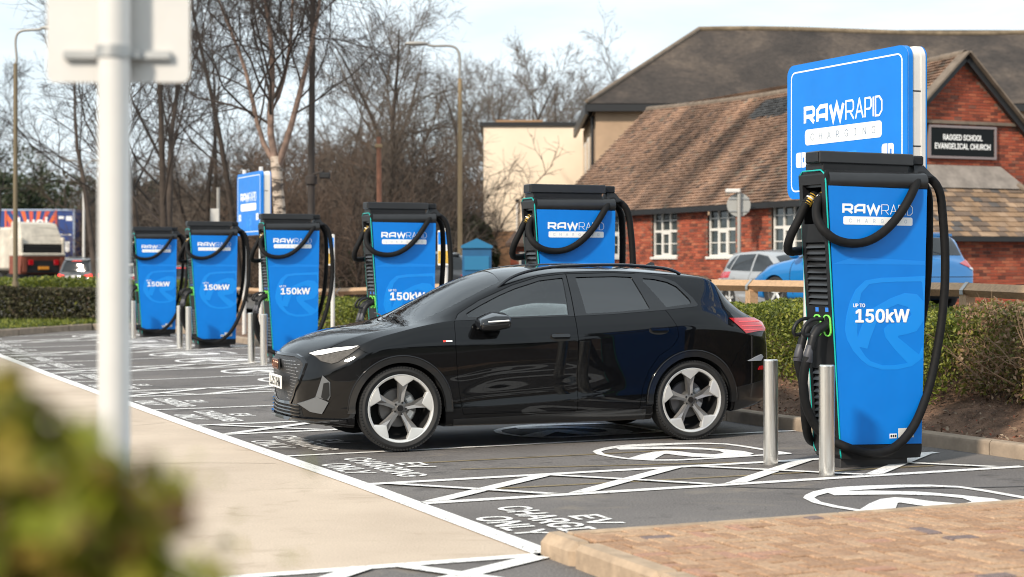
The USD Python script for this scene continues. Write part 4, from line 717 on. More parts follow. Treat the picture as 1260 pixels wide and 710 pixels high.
# ---------------------------------------------------------------- the black electric crossover
CAR_A = math.radians(19.3); dS = np.array([math.cos(CAR_A), math.sin(CAR_A)]); nS = np.array([-math.sin(CAR_A), math.cos(CAR_A)])
WX0 = -136.2 / FPX * 14.54; car_xy = np.array([WX0, 14.54]) + nS * .91
WB = 2.764
def nose(X, Zv, Y):
    t = np.clip((X + .86) / .76, 0, 1); return (1 - t * t * (3 - 2 * t)) * (.015 + .27 * Y * Y)
qc = dict(x0=-.905, x1=3.70, shear=nose,
    hw=curve([(-.905, .48), (-.895, .56), (-.87, .645), (-.82, .735), (-.74, .805), (-.6, .866), (-.4, .905), (-.1, .922), (.2, .928), (.6, .931), (1.2, .9325), (1.8, .9325), (2.3, .932), (2.764, .930), (3.1, .917), (3.3, .89), (3.45, .842), (3.56, .78), (3.64, .70), (3.685, .61), (3.70, .52)]),
    zb=curve([(-.905, .265), (-.8, .225), (-.5, .20), (.3, .19), (2.4, .195), (3.1, .24), (3.45, .29), (3.70, .36)]),
    zt=curve([(-.905, .755), (-.89, .80), (-.86, .842), (-.80, .893), (-.72, .935), (-.55, .99), (-.35, 1.032), (-.10, 1.065), (.05, 1.085), (.13, 1.112), (.30, 1.218), (.6, 1.385), (.85, 1.497), (1.05, 1.553), (1.4, 1.594), (1.75, 1.606), (2.2, 1.598), (2.6, 1.575), (2.9, 1.542), (3.12, 1.508), (3.20, 1.485), (3.235, 1.43), (3.32, 1.34), (3.44, 1.225), (3.55, 1.135), (3.61, 1.10), (3.645, 1.06), (3.665, .95), (3.685, .80), (3.70, .70)]),
    zbelt=curve([(-.905, .68), (-.8, .78), (-.6, .86), (-.35, .94), (-.05, 1.015), (.2, 1.075), (.5, 1.118), (.9, 1.128), (1.6, 1.143), (2.0, 1.158), (2.5, 1.19), (2.85, 1.222), (3.05, 1.205), (3.3, 1.12), (3.5, 1.05), (3.62, 1.0), (3.70, .66)]),
    ze=curve([(-.905, .73), (-.8, .845), (-.6, .925), (-.35, .99), (-.1, 1.035), (.1, 1.07), (.25, 1.10), (.42, 1.155), (.58, 1.218), (.77, 1.305), (1.1, 1.438), (1.36, 1.509), (1.6, 1.536), (2.09, 1.546), (2.4, 1.534), (2.62, 1.519), (2.85, 1.502), (3.02, 1.484), (3.10, 1.462), (3.15, 1.40), (3.25, 1.265), (3.40, 1.15), (3.55, 1.085), (3.64, 1.03), (3.70, .68)]),
    yr=curve([(-.905, .42), (-.8, .60), (-.6, .685), (-.3, .735), (0, .775), (.2, .79), (.42, .77), (.6, .735), (.85, .69), (1.2, .64), (1.6, .61), (2.2, .60), (2.7, .60), (3.0, .61), (3.2, .645), (3.4, .68), (3.6, .66), (3.70, .5)]),
    yb=curve([(-.905, .46), (-.8, .68), (-.6, .80), (-.3, .865), (.1, .872), (.5, .856), (1.2, .846), (2.0, .846), (2.6, .842), (2.9, .83), (3.2, .80), (3.45, .77), (3.6, .72), (3.70, .5)]),
    zsh=curve([(-.905, .60), (-.7, .72), (-.4, .84), (-.1, .90), (.3, .918), (.8, .93), (1.6, .955), (2.1, .985), (2.5, 1.02), (2.8, 1.04), (3.1, 1.02), (3.4, .96), (3.6, .88), (3.70, .6)]),
    zc=curve([(-.905, .36), (-.4, .36), (.4, .345), (.55, .357), (1.0, .382), (1.6, .414), (2.1, .445), (2.4, .45), (3.0, .45), (3.70, .46)]),
    cd=curve([(-.905, .0), (-.5, .004), (.35, .006), (.6, .008), (.85, .013), (1.0, .014), (1.6, .015), (1.95, .013), (2.2, .006), (2.5, .004), (3.70, .0)]))
BQ = Body(qc, 190, 7)
M_paint_black = usdkit.material(stage, '/World/Looks/black_paint', {'p': ('principled_bsdf', {'base_color': (.0022, .0023, .0027), 'roughness': .3, 'specular_ior_level': .05, 'coat_weight': 1.0, 'coat_roughness': .010, 'coat_ior': 1.40})}, [], surface='p.BSDF')
M_gloss = mat('gloss_black_trim', (.004, .004, .0045), .08, coat=.5)
M_clad = mat('arch_cladding', (.008, .0085, .009), .25, coat=.4)
def P2(*p): return Polygon(p)
W_F = P2((.63, 1.150), (.62, 1.178), (.77, 1.252), (.95, 1.333), (1.12, 1.397), (1.36, 1.465), (1.59, 1.490), (1.575, 1.160), (1.2, 1.150), (.8, 1.142)).buffer(-.008).buffer(.008)
W_R = P2((1.715, 1.494), (2.1, 1.502), (2.272, 1.494), (2.375, 1.205), (2.05, 1.180), (1.745, 1.168)).buffer(-.01).buffer(.01)
W_Q = P2((2.355, 1.486), (2.50, 1.474), (2.62, 1.448), (2.70, 1.405), (2.785, 1.295), (2.80, 1.262), (2.78, 1.245), (2.54, 1.217)).buffer(-.02).buffer(.02)
D_F = P2((.56, .305), (.545, .37), (.505, .62), (.488, .90), (.492, 1.10), (.545, 1.170), (.77, 1.290), (1.1, 1.423), (1.36, 1.496), (1.628, 1.522), (1.628, .305))
D_R = P2((1.634, .305), (1.634, 1.522), (2.1, 1.532), (2.312, 1.523), (2.45, 1.30), (2.535, 1.17), (2.600, 1.05), (2.615, .95), (2.56, .87), (2.42, .78), (2.32, .65), (2.262, .50), (2.23, .305))
WS = P2((.13, -.70), (.07, -.4), (.05, 0), (.07, .4), (.13, .70), (.40, .675), (.75, .615), (1.02, .555), (1.045, .3), (1.055, 0), (1.045, -.3), (1.02, -.555), (.75, -.615), (.40, -.675))
RG = P2((3.262, -.55), (3.25, 0), (3.262, .55), (3.50, .60), (3.53, 0), (3.50, -.60))
FLAP = P2((3.0, .82), (3.0, 1.0), (3.2, 1.0), (3.2, .82))
def both(p): return p + man(mirror_y(p))
cav = BQ.S(-.035) ^ man(bx(-.02, 3.42, -1, 1, .34, 1.7))
well = cyl_y(0, .365, .402, -1.2, -.56) + cyl_y(WB, .365, .402, -1.2, -.56) + man(bx(-.402, .402, -1.2, -.56, 0, .365)) + man(bx(WB - .402, WB + .402, -1.2, -.56, 0, .365))
wells = both(well)
wins = both(side_prism(W_F, -2, -.35) + side_prism(W_R, -2, -.35) + side_prism(W_Q, -2, -.35)); wscr = top_prism(WS, 1.06, 2.0); rscr = top_prism(RG, 1.08, 2.0)
shellb = BQ.S(0) - cav - wells - wins - wscr - rscr
gapD = both(side_prism(D_F.buffer(.004).difference(D_F), -2, -.3) + side_prism(D_R.buffer(.004).difference(D_R), -2, -.3)); doorsP = both(side_prism(D_F, -2, -.3) + side_prism(D_R, -2, -.3))
BON = P2((-.80, -.52), (-.865, -.3), (-.875, 0), (-.865, .3), (-.80, .52), (-.62, .655), (-.3, .725), (.0, .765), (.10, .772), (.06, .4), (.045, 0), (.06, -.4), (.10, -.772), (.0, -.765), (-.3, -.725), (-.62, -.655))
bonP = top_prism(BON, .70, 1.3); bonG = top_prism(BON.buffer(.006).difference(BON), .70, 1.3) ^ (BQ.S(.01) - BQ.S(-.03))
TG = [(2.98, 1.5)]
def groove(ls, w=.006, d=.012, cap=2): return side_prism(ls.buffer(w / 2, cap_style=cap), -2, -.25) ^ (BQ.S(.02) - BQ.S(-d))
g_tail = groove(LineString([(3.175, 1.49), (3.24, 1.36), (3.36, 1.205), (3.47, 1.10)])); g_bump = groove(LineString([(3.16, .67), (3.24, .80), (3.33, .88), (3.385, .95)])); g_fend = groove(LineString([(-.38, .90), (-.33, .865), (-.29, .845)])); g_flap = groove(LineString(list(rrect(2.98, 3.16, .86, 1.02, .06).exterior.coords)), .004, .008)
g_sill = groove(LineString([(.46, .345), (.545, .351)]), .005, .01)
car = thing('black_car', 'black electric crossover parked nose-in to the lane, the only car in the bays', 'car', (*car_xy, -.012), CAR_A)
bodyM = shellb - doorsP - gapD - bonP - bonG - both(g_tail + g_bump + g_fend)
BQ.put('body', bodyM, M_paint_black, car)
for m_, nm in ((D_F, 'front_door'), (D_R, 'rear_door')):
    dm = shellb ^ side_prism(m_, -2, -.3); BQ.put(nm, dm, M_paint_black, car); BQ.put(nm, dm, M_paint_black, car, flip=True)
BQ.put('bonnet', shellb ^ bonP, M_paint_black, car)
# black glass-house surround, glazing
SUR = P2((.50, 1.118), (.56, 1.178), (.77, 1.290), (1.1, 1.422), (1.36, 1.494), (1.6, 1.519), (2.09, 1.529), (2.4, 1.517), (2.58, 1.494), (2.70, 1.448), (2.83, 1.30), (2.862, 1.238), (2.84, 1.222), (2.5, 1.192), (2.0, 1.160), (1.6, 1.146), (.9, 1.131))
sur = (BQ.S(.0025) - BQ.S(-.004)) ^ side_prism(SUR.difference(unary_union([W_F, W_R, W_Q])).difference(LineString([(1.631, 1.1), (1.631, 1.6)]).buffer(.004)), -2, -.35)
BQ.put('window_surround', sur, M_gloss, car); BQ.put('window_surround', sur, M_gloss, car, flip=True)
gl = BQ.S(-.006) - BQ.S(-.0095)
for g_, nm, mm in ((W_F, 'front_window', G_clear), (W_R, 'rear_window', G_dark), (W_Q, 'quarter_window', G_dark)):
    q = gl ^ side_prism(g_.buffer(.004), -2, -.35); BQ.put(nm, q, mm, car); BQ.put(nm, q, mm, car, flip=True)
BQ.put('windscreen', gl ^ top_prism(WS.buffer(.003), 1.05, 2), G_clear, car); BQ.put('rear_screen', gl ^ top_prism(RG.buffer(.003), 1.07, 2), G_dark, car)
# dark lining so that the gaps and the cabin have an inside
lin = (BQ.S(-.033) - BQ.S(-.040)) ^ man(bx(-.1, 3.45, -1, 1, .32, 1.72)); lin = lin - both(side_prism(W_F.buffer(-.01), -2, -.3) + side_prism(W_R.buffer(-.01), -2, -.3) + side_prism(W_Q.buffer(-.01), -2, -.3)) - top_prism(WS.buffer(-.03), 1.0, 2) - top_prism(RG.buffer(-.02), 1.0, 2) - wells
obj('lining', lin, M_cabin, car, smooth=False)
obj('floor_pan', cbox(-.6, 3.3, -.55, .55, .20, .34, .02), M_inner, car, smooth=False)
for x in (0, WB):
    for s in (-1, 1):
        m_ = lathe([(.412, -.545), (.412, -.90)], 40, 'y') if False else None
        a = np.linspace(0, math.pi, 26); v = np.array([[x + .405 * math.cos(t), s * yy, .365 + .405 * math.sin(t)] for yy in (.90, .55) for t in a]); n = 26
        f = np.array([[i, i + 1, n + i + 1, n + i] for i in range(n - 1)]); obj('arch_liner', (v, f), M_inner, car, smooth=True)
        obj('arch_wall', bx(x - .41, x + .41, s * .55 - .004, s * .55 + .004, .2, .76), M_inner, car, smooth=False)
# seats, dashboard, steering wheel
for y in (-.36, .36):
    st = sub('front_seat', car); obj('cushion', cbox(1.22, 1.75, y - .25, y + .25, .55, .72, .06), M_cabin, st); obj('backrest', xf(cbox(-.06, .06, -.25, .25, 0, .62, .05), (1.74, y, .68), ry=.30), M_cabin, st); obj('headrest', xf(cbox(-.045, .045, -.13, .13, 0, .19, .04), (1.95, y, 1.30), ry=.22), M_cabin, st)
rs = sub('rear_seat', car); obj('bench', cbox(2.1, 2.6, -.62, .62, .55, .72, .06), M_cabin, rs); obj('backrest', xf(cbox(-.06, .06, -.62, .62, 0, .58, .05), (2.62, 0, .68), ry=.35), M_cabin, rs)
for y in (-.38, .38): obj('headrest', xf(cbox(-.04, .04, -.12, .12, 0, .16, .035), (2.83, y, 1.22), ry=.25), M_cabin, rs)
obj('dashboard', m3.Manifold.hull_points(np.array([(.12, -.70, 1.05), (.12, .70, 1.05), (.55, -.72, 1.09), (.55, .72, 1.09), (.72, -.72, 1.02), (.72, .72, 1.02), (.72, -.72, .75), (.72, .72, .75), (.1, -.70, .75), (.1, .70, .75)])), M_cabin, car, smooth=25)
tor = trimesh.creation.torus(.18, .016, 32, 10); obj('steering_wheel', xf((np.asarray(tor.vertices), np.asarray(tor.faces)), (.88, .36, 1.02), ry=-1.15), M_cabin, car, smooth=True)
obj('mirror_inside', xf(cbox(-.012, .012, -.11, .11, -.03, .03, .01), (.86, 0, 1.40)), M_gloss, car)
# arch cladding and sill blades
def ringarc(x, r0, r1, z0): return Point(x, .365).buffer(r1, quad_segs=24).difference(Point(x, .365).buffer(r0, quad_segs=24)).intersection(sbox(x - 1, z0, x + 1, 2))
for x, zc_ in ((0, .33), (WB, .34)):
    r_ = ringarc(x, .400, .462, zc_); q = (BQ.S(.012) - BQ.S(-.03)) ^ side_prism(r_, -2, -.5)
    for fl in (False, True): BQ.put('arch_cladding', q, M_clad, car, flip=fl)
sl = P2((.47, .198), (.47, .262), (2.29, .300), (2.29, .20)); q = (BQ.S(.006) - BQ.S(-.02)) ^ side_prism(sl, -2, -.5)
for fl in (False, True): BQ.put('sill_cladding', q, M_clad, car, flip=fl)
# roof rails, fin, spoiler lip, wipers
rp = [(x, -(float(qc['yr'](x)) - .035), float(qc['ze'](x)) + dz) for x, dz in ((.98, .012), (1.05, .040), (1.3, .056), (1.8, .058), (2.2, .060), (2.55, .058), (2.72, .042), (2.80, .012))]
rp = smooth_path(rp, 40)
for s in (1, -1): v, f = tube(rp * [1, s, 1], .015, 10); obj('roof_rail', (v, f), M_gloss, car, smooth=True)
fin = m3.Manifold.hull_points(np.array([(2.62, -.03, 1.565), (2.62, .03, 1.565), (2.80, -.022, 1.545), (2.80, .022, 1.545), (2.785, -.006, 1.625), (2.785, .006, 1.625), (2.75, 0, 1.632)])); obj('roof_fin', fin, M_gloss, car, smooth=30)
SPP = P2((2.98, -.57), (2.98, .57), (3.13, .56), (3.19, .3), (3.205, 0), (3.19, -.3), (3.13, -.56)); spv = [(x, y, float(qc['zt'](min(x, 3.12))) - .16 * y * y - .05 * max(0, x - 3.12) + dz) for (x, y) in list(SPP.exterior.coords)[:-1] for dz in (.006, -.03)]
obj('spoiler', m3.Manifold.hull_points(np.array(spv)), M_gloss, car, smooth=30)
for y0, y1 in ((-.62, -.02), (.05, .60)):
    wp = [(x, y, float(np.interp(0, [0], [0])) + z) for x, y, z in ()]
    P_, Q_ = np.array([.10, y0, 1.115]), np.array([.155, y1, 1.15]); obj('wiper', tube([P_, (P_ + Q_) / 2 + [0, 0, .012], Q_], .008, 6), M_plastic, car, smooth=True)
# door mirrors
for s in (1, -1):
    mr = sub('door_mirror', car); pts = [(.70, -.93, 1.10, .05), (.70, -1.06, 1.085, .055), (.80, -.95, 1.12, .075), (.80, -1.07, 1.10, .07), (.90, -.97, 1.12, .07), (.90, -1.09, 1.11, .06)]
    hh = m3.Manifold.batch_hull([m3.Manifold.sphere(r, 16).scale([.72, 1, 1]).translate((x, y, z)) for x, y, z, r in pts]); hh = hh - man(bx(.925, 1.1, -1.3, -.8, 1, 1.3)); v, f = arr(hh)
    if s < 0: v, f = mirror_y((v, f))
    obj('housing', (v, f), M_gloss, mr, smooth=35); st = tube([(.72, -1.125 * s, 1.112), (.80, -1.148 * s, 1.118), (.90, -1.155 * s, 1.124)], .0075, 6); obj('repeater', st, M_lampwhite, mr, smooth=True)
    foot = m3.Manifold.hull_points(np.array([(.68, -.86, 1.04), (.84, -.86, 1.06), (.70, -.86, 1.09), (.84, -.86, 1.10), (.72, -.98, 1.05), (.82, -.98, 1.06), (.72, -.98, 1.08), (.82, -.98, 1.09)])); v, f = arr(foot)
    if s < 0: v, f = mirror_y((v, f))
    obj('foot', (v, f), M_gloss, mr, smooth=25)
# door handles: a recess with a bar
for x, z in ((1.46, .962), (2.42, 1.008)):
    for fl in (False, True):
        h = sub('door_handle', car); q = (BQ.S(.001) - BQ.S(-.003)) ^ side_prism(affinity.scale(Point(x, z).buffer(1, quad_segs=12), .098, .036), -2, -.5); BQ.put('recess', q, M_inner, h, flip=fl)
        q = (BQ.S(.020) - BQ.S(.006)) ^ side_prism(rrect(x - .085, x + .09, z + .002, z + .030, .012), -2, -.5); BQ.put('bar', q, M_gloss, h, flip=fl)
M_rimmid = mat('alloy_mid_grey', (.34, .33, .32), .35, metal=.5)
# wheels with five split spokes
def audi_wheel(x, s, turn=0.0):
    w = sub('wheel', car); y = s * .802; r, rr = .366, .288
    def P(m): v, f = arr(m); v = v.copy(); v[:, 1] = v[:, 1] if s < 0 else -v[:, 1]; f = f if s < 0 else f[:, ::-1]; return v + [x, y, r], f
    tv, tf = tyre_mesh(r, .225, rr); obj('tyre', P((tv, tf)), M_tyre, w, smooth=40)
    tr_ = [xf(bx(-.004, .004, -.112, -.068, -.002, .0035), (0, 0, r)) for _ in range(1)]; blocks = []
    for k in range(84):
        a = k * 2 * math.pi / 84; v, f = bx(-.0095, .0095, -.110, -.078, r - .012, r + .0025); v = v.copy(); v[:, 2] -= (v[:, 1] < -.1) * .006; c_, s_ = math.cos(a), math.sin(a); blocks.append((np.stack([v[:, 0] * c_ + v[:, 2] * s_, v[:, 1], -v[:, 0] * s_ + v[:, 2] * c_], 1), f))
    obj('tread_blocks', P(cat_(blocks)), M_tyre, w, smooth=False, kind='stuff')
    obj('rim', P(lathe([(rr - .004, .08), (rr - .012, -.02), (rr - .018, -.075), (rr - .014, -.096), (rr + .004, -.103), (rr + .010, -.100), (rr + .008, -.09)], 64, 'y')), M_rim, w, smooth=40)
    obj('barrel', P(lathe([(rr - .020, -.075), (rr - .03, .04), (rr - .05, .09), (.10, .09), (0, .09)], 48, 'y')), M_inner, w, smooth=40)
    obj('brake_disc', P(lathe([(.165, .02), (.172, .028), (.172, .04), (.0, .04), (0, .012), (.10, .012), (.165, .012), (.165, .02)][::-1], 48, 'y')), M_rimdark, w, smooth=30)
    for zz in (.5, -.5): 
        cl = cbox(.085, .155, -.01, .05, -.045, .045, .012); v, f = arr(cl); a = zz; obj('brake_caliper', P(xf((np.stack([v[:, 0], v[:, 1], v[:, 2]], 1), f), (0, 0, 0), ry=a)), M_rim, w)
    for k in range(5):
        a = turn + k * 2 * math.pi / 5; c_, s_ = math.cos(a), math.sin(a)
        def R_(pts): p = np.array(pts, float) * [1.047, 1, 1.047]; return np.stack([p[:, 0] * c_ + p[:, 2] * s_, p[:, 1], -p[:, 0] * s_ + p[:, 2] * c_], 1)
        sp = sub('spoke', w) if False else None
        for sg in (-1, 1):                                         # two blades with a sharp valley between them
            top = [(0, -.066, .045), (sg * .022, -.070, .048), (sg * .029, -.078, .14), (sg * .043, -.090, .214), (0, -.092, .184), (0, -.070, .12)]
            bot = [(q[0] * (1.0 if i not in (0, 5) else 1), -.03, q[2]) for i, q in enumerate(top)]
            v = R_(top + bot); n = 6; f = [[0, 1, 2], [0, 2, 5], [5, 2, 3], [5, 3, 4]] + [[i, n + i, (i + 1) % n] for i in range(n)] + [[(i + 1) % n, n + i, n + (i + 1) % n] for i in range(n)]
            f = np.array(f); f = f if sg > 0 else f[:, ::-1]; obj('spoke_blade', P((v, f[:, ::-1])), M_rimdark if sg * (1 if s < 0 else -1) < 0 else M_rimmid, w, smooth=False)
        tip = [(0.0, -.094, .184), (.043, -.092, .214), (.082, -.095, .244), (.078, -.099, .2565), (.045, -.101, .2645), (0, -.102, .268), (-.045, -.101, .2645), (-.078, -.099, .2565), (-.082, -.095, .244), (-.043, -.092, .214)]
        v = R_(tip + [(x_, -.05, z_) for x_, _, z_ in tip]); n = 10; f = [[0, i, i + 1] for i in range(1, n - 1)] + [[i, n + i, (i + 1) % n] for i in range(n)] + [[(i + 1) % n, n + i, n + (i + 1) % n] for i in range(n)]
        f = np.array(f); obj('spoke_tip', P((v, f)), M_rim, w, smooth=False)
    obj('hub', P(lathe([(0, -.076), (.032, -.076), (.036, -.070), (.05, -.066), (.066, -.060), (.075, -.02), (.075, .02)], 30, 'y')), M_rimdark, w, smooth=30)
    obj('hub_cap', P(lathe([(0, -.080), (.026, -.080), (.029, -.074)], 24, 'y')), M_gloss, w)
    for k in range(5):
        a = turn + .3 + k * 2 * math.pi / 5; obj('wheel_bolt', P(xf(lathe([(0, -.072), (.009, -.072), (.010, -.055)], 10, 'y'), (.052 * math.sin(a), 0, .052 * math.cos(a)))), M_dark, w)
for s in (-1, 1): audi_wheel(0, s, .10 if s < 0 else .4); audi_wheel(WB, s, -.06 if s < 0 else .2)

# the face of the car
M_grille = mat('grille_mesh', (.022, .022, .024), .45, bump=.8, bscale=90.0, bdist=.01); M_greyblade = mat('grey_blade', (.11, .115, .12), .35); M_chrome = mat('dark_chrome', (.30, .16, .12), .18, metal=1.0); M_paleblade = mat('pale_grey_blade', (.34, .35, .37), .35); M_redline = mat('lamp_light_line', (.85, .10, .11), .25); M_dash = mat('bright_dash', (.42, .42, .43), .3, metal=.6)
def sym(p): return Polygon(p + [(-y, z) for y, z in reversed(p)])
GR = sym([(.0, .808), (.40, .806), (.50, .786), (.553, .745), (.548, .66), (.52, .59), (.41, .48), (.31, .408), (.0, .400)])
FP = lambda g, a=-2.0, b=-.35: front_prism(g, a, b)
BQ.put('grille', (BQ.S(.007) - BQ.S(-.02)) ^ FP(GR), M_grille, car); BQ.put('grille_surround', (BQ.S(.014) - BQ.S(-.01)) ^ FP(GR.buffer(.022, join_style=2).difference(GR.buffer(.001))), M_gloss, car)
ds = [sbox(y + (.02 if r % 2 else 0) - .011, z - .0025, y + (.02 if r % 2 else 0) + .011, z + .0025) for r, z in enumerate(np.arange(.43, .79, .028)) for y in np.arange(-.52, .53, .045)]
ds = unary_union([q for q in ds if q.within(GR.buffer(-.02)) and not q.intersects(sbox(-.28, .49, .28, .65)) and not q.intersects(sbox(-.14, .67, .14, .79)) and abs(q.centroid.x) > .2]); BQ.put('grille_dashes', (BQ.S(.011) - BQ.S(.004)) ^ FP(ds), M_dash, car, kind='stuff')
bp_ = sub('maker_rings', car); obj('backing', cbox(-.912, -.895, -.135, .135, .672, .778, .008), M_plastic, bp_)
for i in range(4): t_ = trimesh.creation.torus(.040, .0075, 28, 8); obj('ring', xf((np.asarray(t_.vertices), np.asarray(t_.faces)), (-.916, -.084 + .056 * i, .725), ry=math.pi / 2), M_chrome, bp_, smooth=True)
npl = sub('number_plate', car); obj('plate', cbox(-.918, -.908, -.262, .262, .512, .628, .004), mat('plate_white', (.82, .82, .78), .4), npl); v, f = centred(text('LJ25 XHM', .075, .0015, True)); v = v.copy(); v[:, 0] *= .44 / (v[:, 0].max() - v[:, 0].min()); obj('characters', (np.stack([-.9182 - v[:, 2], -v[:, 0], v[:, 1] + .532], 1), f), M_dark, npl, smooth=False)
INT = sym([(0, .385), (.44, .385), (.55, .372), (.57, .30), (.50, .285), (0, .285)]); BQ.put('lower_intake', (BQ.S(.004) - BQ.S(-.02)) ^ FP(INT), M_inner, car)
for z in (.300, .328, .356, .384): BQ.put('intake_slat', (BQ.S(.018) - BQ.S(-.01)) ^ FP(sbox(-.55, z - .005, .55, z + .005)), M_gloss, car)
BQ.put('splitter', (BQ.S(.030) - BQ.S(-.03)) ^ man(bx(-1.2, -.475, -1, 1, .250, .278)), M_gloss, car)
HL = P2((-.735, .838), (-.664, .869), (-.549, .894), (-.36, .916), (-.350, .902), (-.445, .829), (-.534, .770), (-.582, .755), (-.659, .775), (-.695, .814)); BAR = P2((-.729, .840), (-.664, .866), (-.551, .890), (-.362, .913), (-.425, .884), (-.548, .857), (-.650, .830), (-.700, .824))
LW_ = HL.difference(BAR.buffer(.002)).buffer(-.004)
for fl in (False, True):
    h = sub('headlight', car); BQ.put('housing', (BQ.S(.0025) - BQ.S(-.02)) ^ side_prism(HL, -2, -.3), M_dark, h, flip=fl); BQ.put('light_bar', (BQ.S(.006) - BQ.S(.001)) ^ side_prism(BAR, -2, -.3), M_lampwhite, h, flip=fl); BQ.put('lens', (BQ.S(.0055) - BQ.S(.001)) ^ side_prism(LW_, -2, -.3), M_lamp, h, flip=fl)
    ac = sub('air_curtain', car); BQ.put('upper_blade', (BQ.S(.010) - BQ.S(-.01)) ^ side_prism(P2((-.655, .655), (-.600, .600), (-.598, .478), (-.613, .445), (-.705, .470)), -2, -.3), M_greyblade, ac, flip=fl); BQ.put('lower_blade', (BQ.S(.014) - BQ.S(-.01)) ^ side_prism(P2((-.825, .402), (-.70, .470), (-.613, .428), (-.662, .325), (-.745, .340)), -2, -.3), M_greyblade, ac, flip=fl); BQ.put('opening', (BQ.S(.016) - BQ.S(-.01)) ^ side_prism(P2((-.650, .590), (-.612, .600), (-.607, .485), (-.633, .440), (-.668, .470)), -2, -.3), M_inner, ac, flip=fl)
    tl = sub('tail_light', car); TL = P2((3.165, 1.114), (3.40, 1.112), (3.60, 1.105), (3.63, 1.06), (3.61, .985), (3.473, .985), (3.324, .970), (3.255, 1.035)); BQ.put('lens', (BQ.S(.006) - BQ.S(-.02)) ^ side_prism(TL, -2, -.40), M_redlamp, tl, flip=fl)
    for z in (1.075, 1.035, 1.0): BQ.put('light_line', (BQ.S(.008) - BQ.S(.004)) ^ side_prism(P2((3.25 + (1.11 - z) * .5, z), (3.56, z - .004), (3.56, z + .006), (3.25 + (1.11 - z) * .5, z + .008)), -2, -.40), M_redline, tl, flip=fl)
    BQ.put('reflector', (BQ.S(.006) - BQ.S(-.01)) ^ side_prism(P2((3.498, .66), (3.60, .664), (3.60, .626), (3.476, .624)), -2, -.40), M_redlamp, car, flip=fl); BQ.put('bumper_blade', (BQ.S(.012) - BQ.S(-.01)) ^ side_prism(P2((3.34, .712), (3.44, .748), (3.52, .768), (3.545, .745), (3.51, .708)), -2, -.40), M_paleblade, car, flip=fl)
    BQ.put('bumper_cladding', (BQ.S(.008) - BQ.S(-.02)) ^ side_prism(P2((3.20, .470), (3.54, .522), (3.75, .53), (3.75, .27), (3.20, .23)), -2, -.02), M_clad, car, flip=fl)
    fb_ = sub('fender_badge', car); BQ.put('red_bar', (BQ.S(.003) - BQ.S(-.002)) ^ side_prism(sbox(.372, .936, .395, .950), -2, -.3), M_redlit, fb_, flip=fl); BQ.put('white_bar', (BQ.S(.003) - BQ.S(-.002)) ^ side_prism(sbox(.398, .936, .455, .950), -2, -.3), M_white, fb_, flip=fl)

for x in (0, WB):                                                   # the raised edge of the arch trim
    for sg in (-1, 1):
        pts = []
        for a in np.linspace(-.02, math.pi + .02, 34):
            px_, pz_ = x + .459 * math.cos(a), .365 + .459 * math.sin(a); l_, _, _ = BQ.tm.ray.intersects_location([[px_, -3, pz_]], [[0, 1, 0]], multiple_hits=False)
            if len(l_): pts.append((px_, sg * (-l_[0][1] + .012), pz_))
        obj('arch_edge', tube(np.array(pts), .0065, 6), M_gloss, car, smooth=True)
# ---------------------------------------------------------------- buildings behind
M_mortar = mat('mortar', (.16, .10, .075), .95, var=.25, scale=20.0)
M_brick = island_ramp('red_brick', [(0, (.12, .035, .022)), (.25, (.26, .055, .028)), (.7, (.34, .072, .034)), (.92, (.40, .12, .06)), (1, (.15, .065, .05))], .9, .5, 40, 1.4, .3, k=8)
M_tile = island_ramp('clay_roof_tile', [(0, (.08, .06, .05)), (.06, (.175, .112, .080)), (.55, (.235, .143, .096)), (.94, (.265, .165, .11)), (1, (.15, .125, .095))], .9, .4, 60, 1.0, .85, k=8, stretch=(.22, .9, .22))
M_slate = island_ramp('repair_slate', [(0, (.045, .047, .05)), (1, (.085, .085, .085))], .8, .3, 40, 1.0, .3, k=8)
M_fascia = mat('black_fascia', (.014, .014, .015), .5)
M_frame = mat('window_frame_white', (.66, .64, .60), .5)
M_pane = mat('dim_pane', (.030, .040, .040), .06, spec=.7, var=.6, scale=1.3)
M_mossroof = usdkit.material(stage, '/World/Looks/mossy_roof', {'g': ('geometry', {}), 'n1': ('noise_texture', {'scale': .30, 'detail': 8.0, 'roughness': .7, 'distortion': .6}), 'r1': ('rgb_ramp', {'ramp': [(.34, (.022, .018, .016)), (.5, (.046, .036, .030)), (.66, (.10, .076, .058))]}),
     'n2': ('noise_texture', {'scale': 5.5, 'detail': 6.0, 'roughness': .8}), 'mr': ('map_range', {'from_min': .3, 'from_max': .7, 'to_min': .55, 'to_max': 1.45}), 'h': ('hsv', {}), 'p': ('principled_bsdf', {'roughness': .95}), 'b': ('bump', {'strength': .8, 'distance': .05})},
    [('g.position', 'n1.vector'), ('n1.fac', 'r1.fac'), ('g.position', 'n2.vector'), ('n2.fac', 'mr.value'), ('mr.result', 'h.value'), ('r1.color', 'h.color'), ('h.color', 'p.base_color'), ('n2.fac', 'b.height'), ('b.normal', 'p.normal')], surface='p.BSDF')
M_render = mat('cream_render', (.80, .67, .52), .9, var=.08, scale=.5, space='position', bump=.2, bscale=30)
M_beige = mat('beige_render', (.42, .29, .19), .9, var=.2, scale=.7, space='position')
M_lead = mat('lead_flashing', (.22, .19, .165), .7, var=.35, scale=3.0)
M_stone = mat('stone_band', (.16, .125, .095), .9, var=.3, scale=4.0)
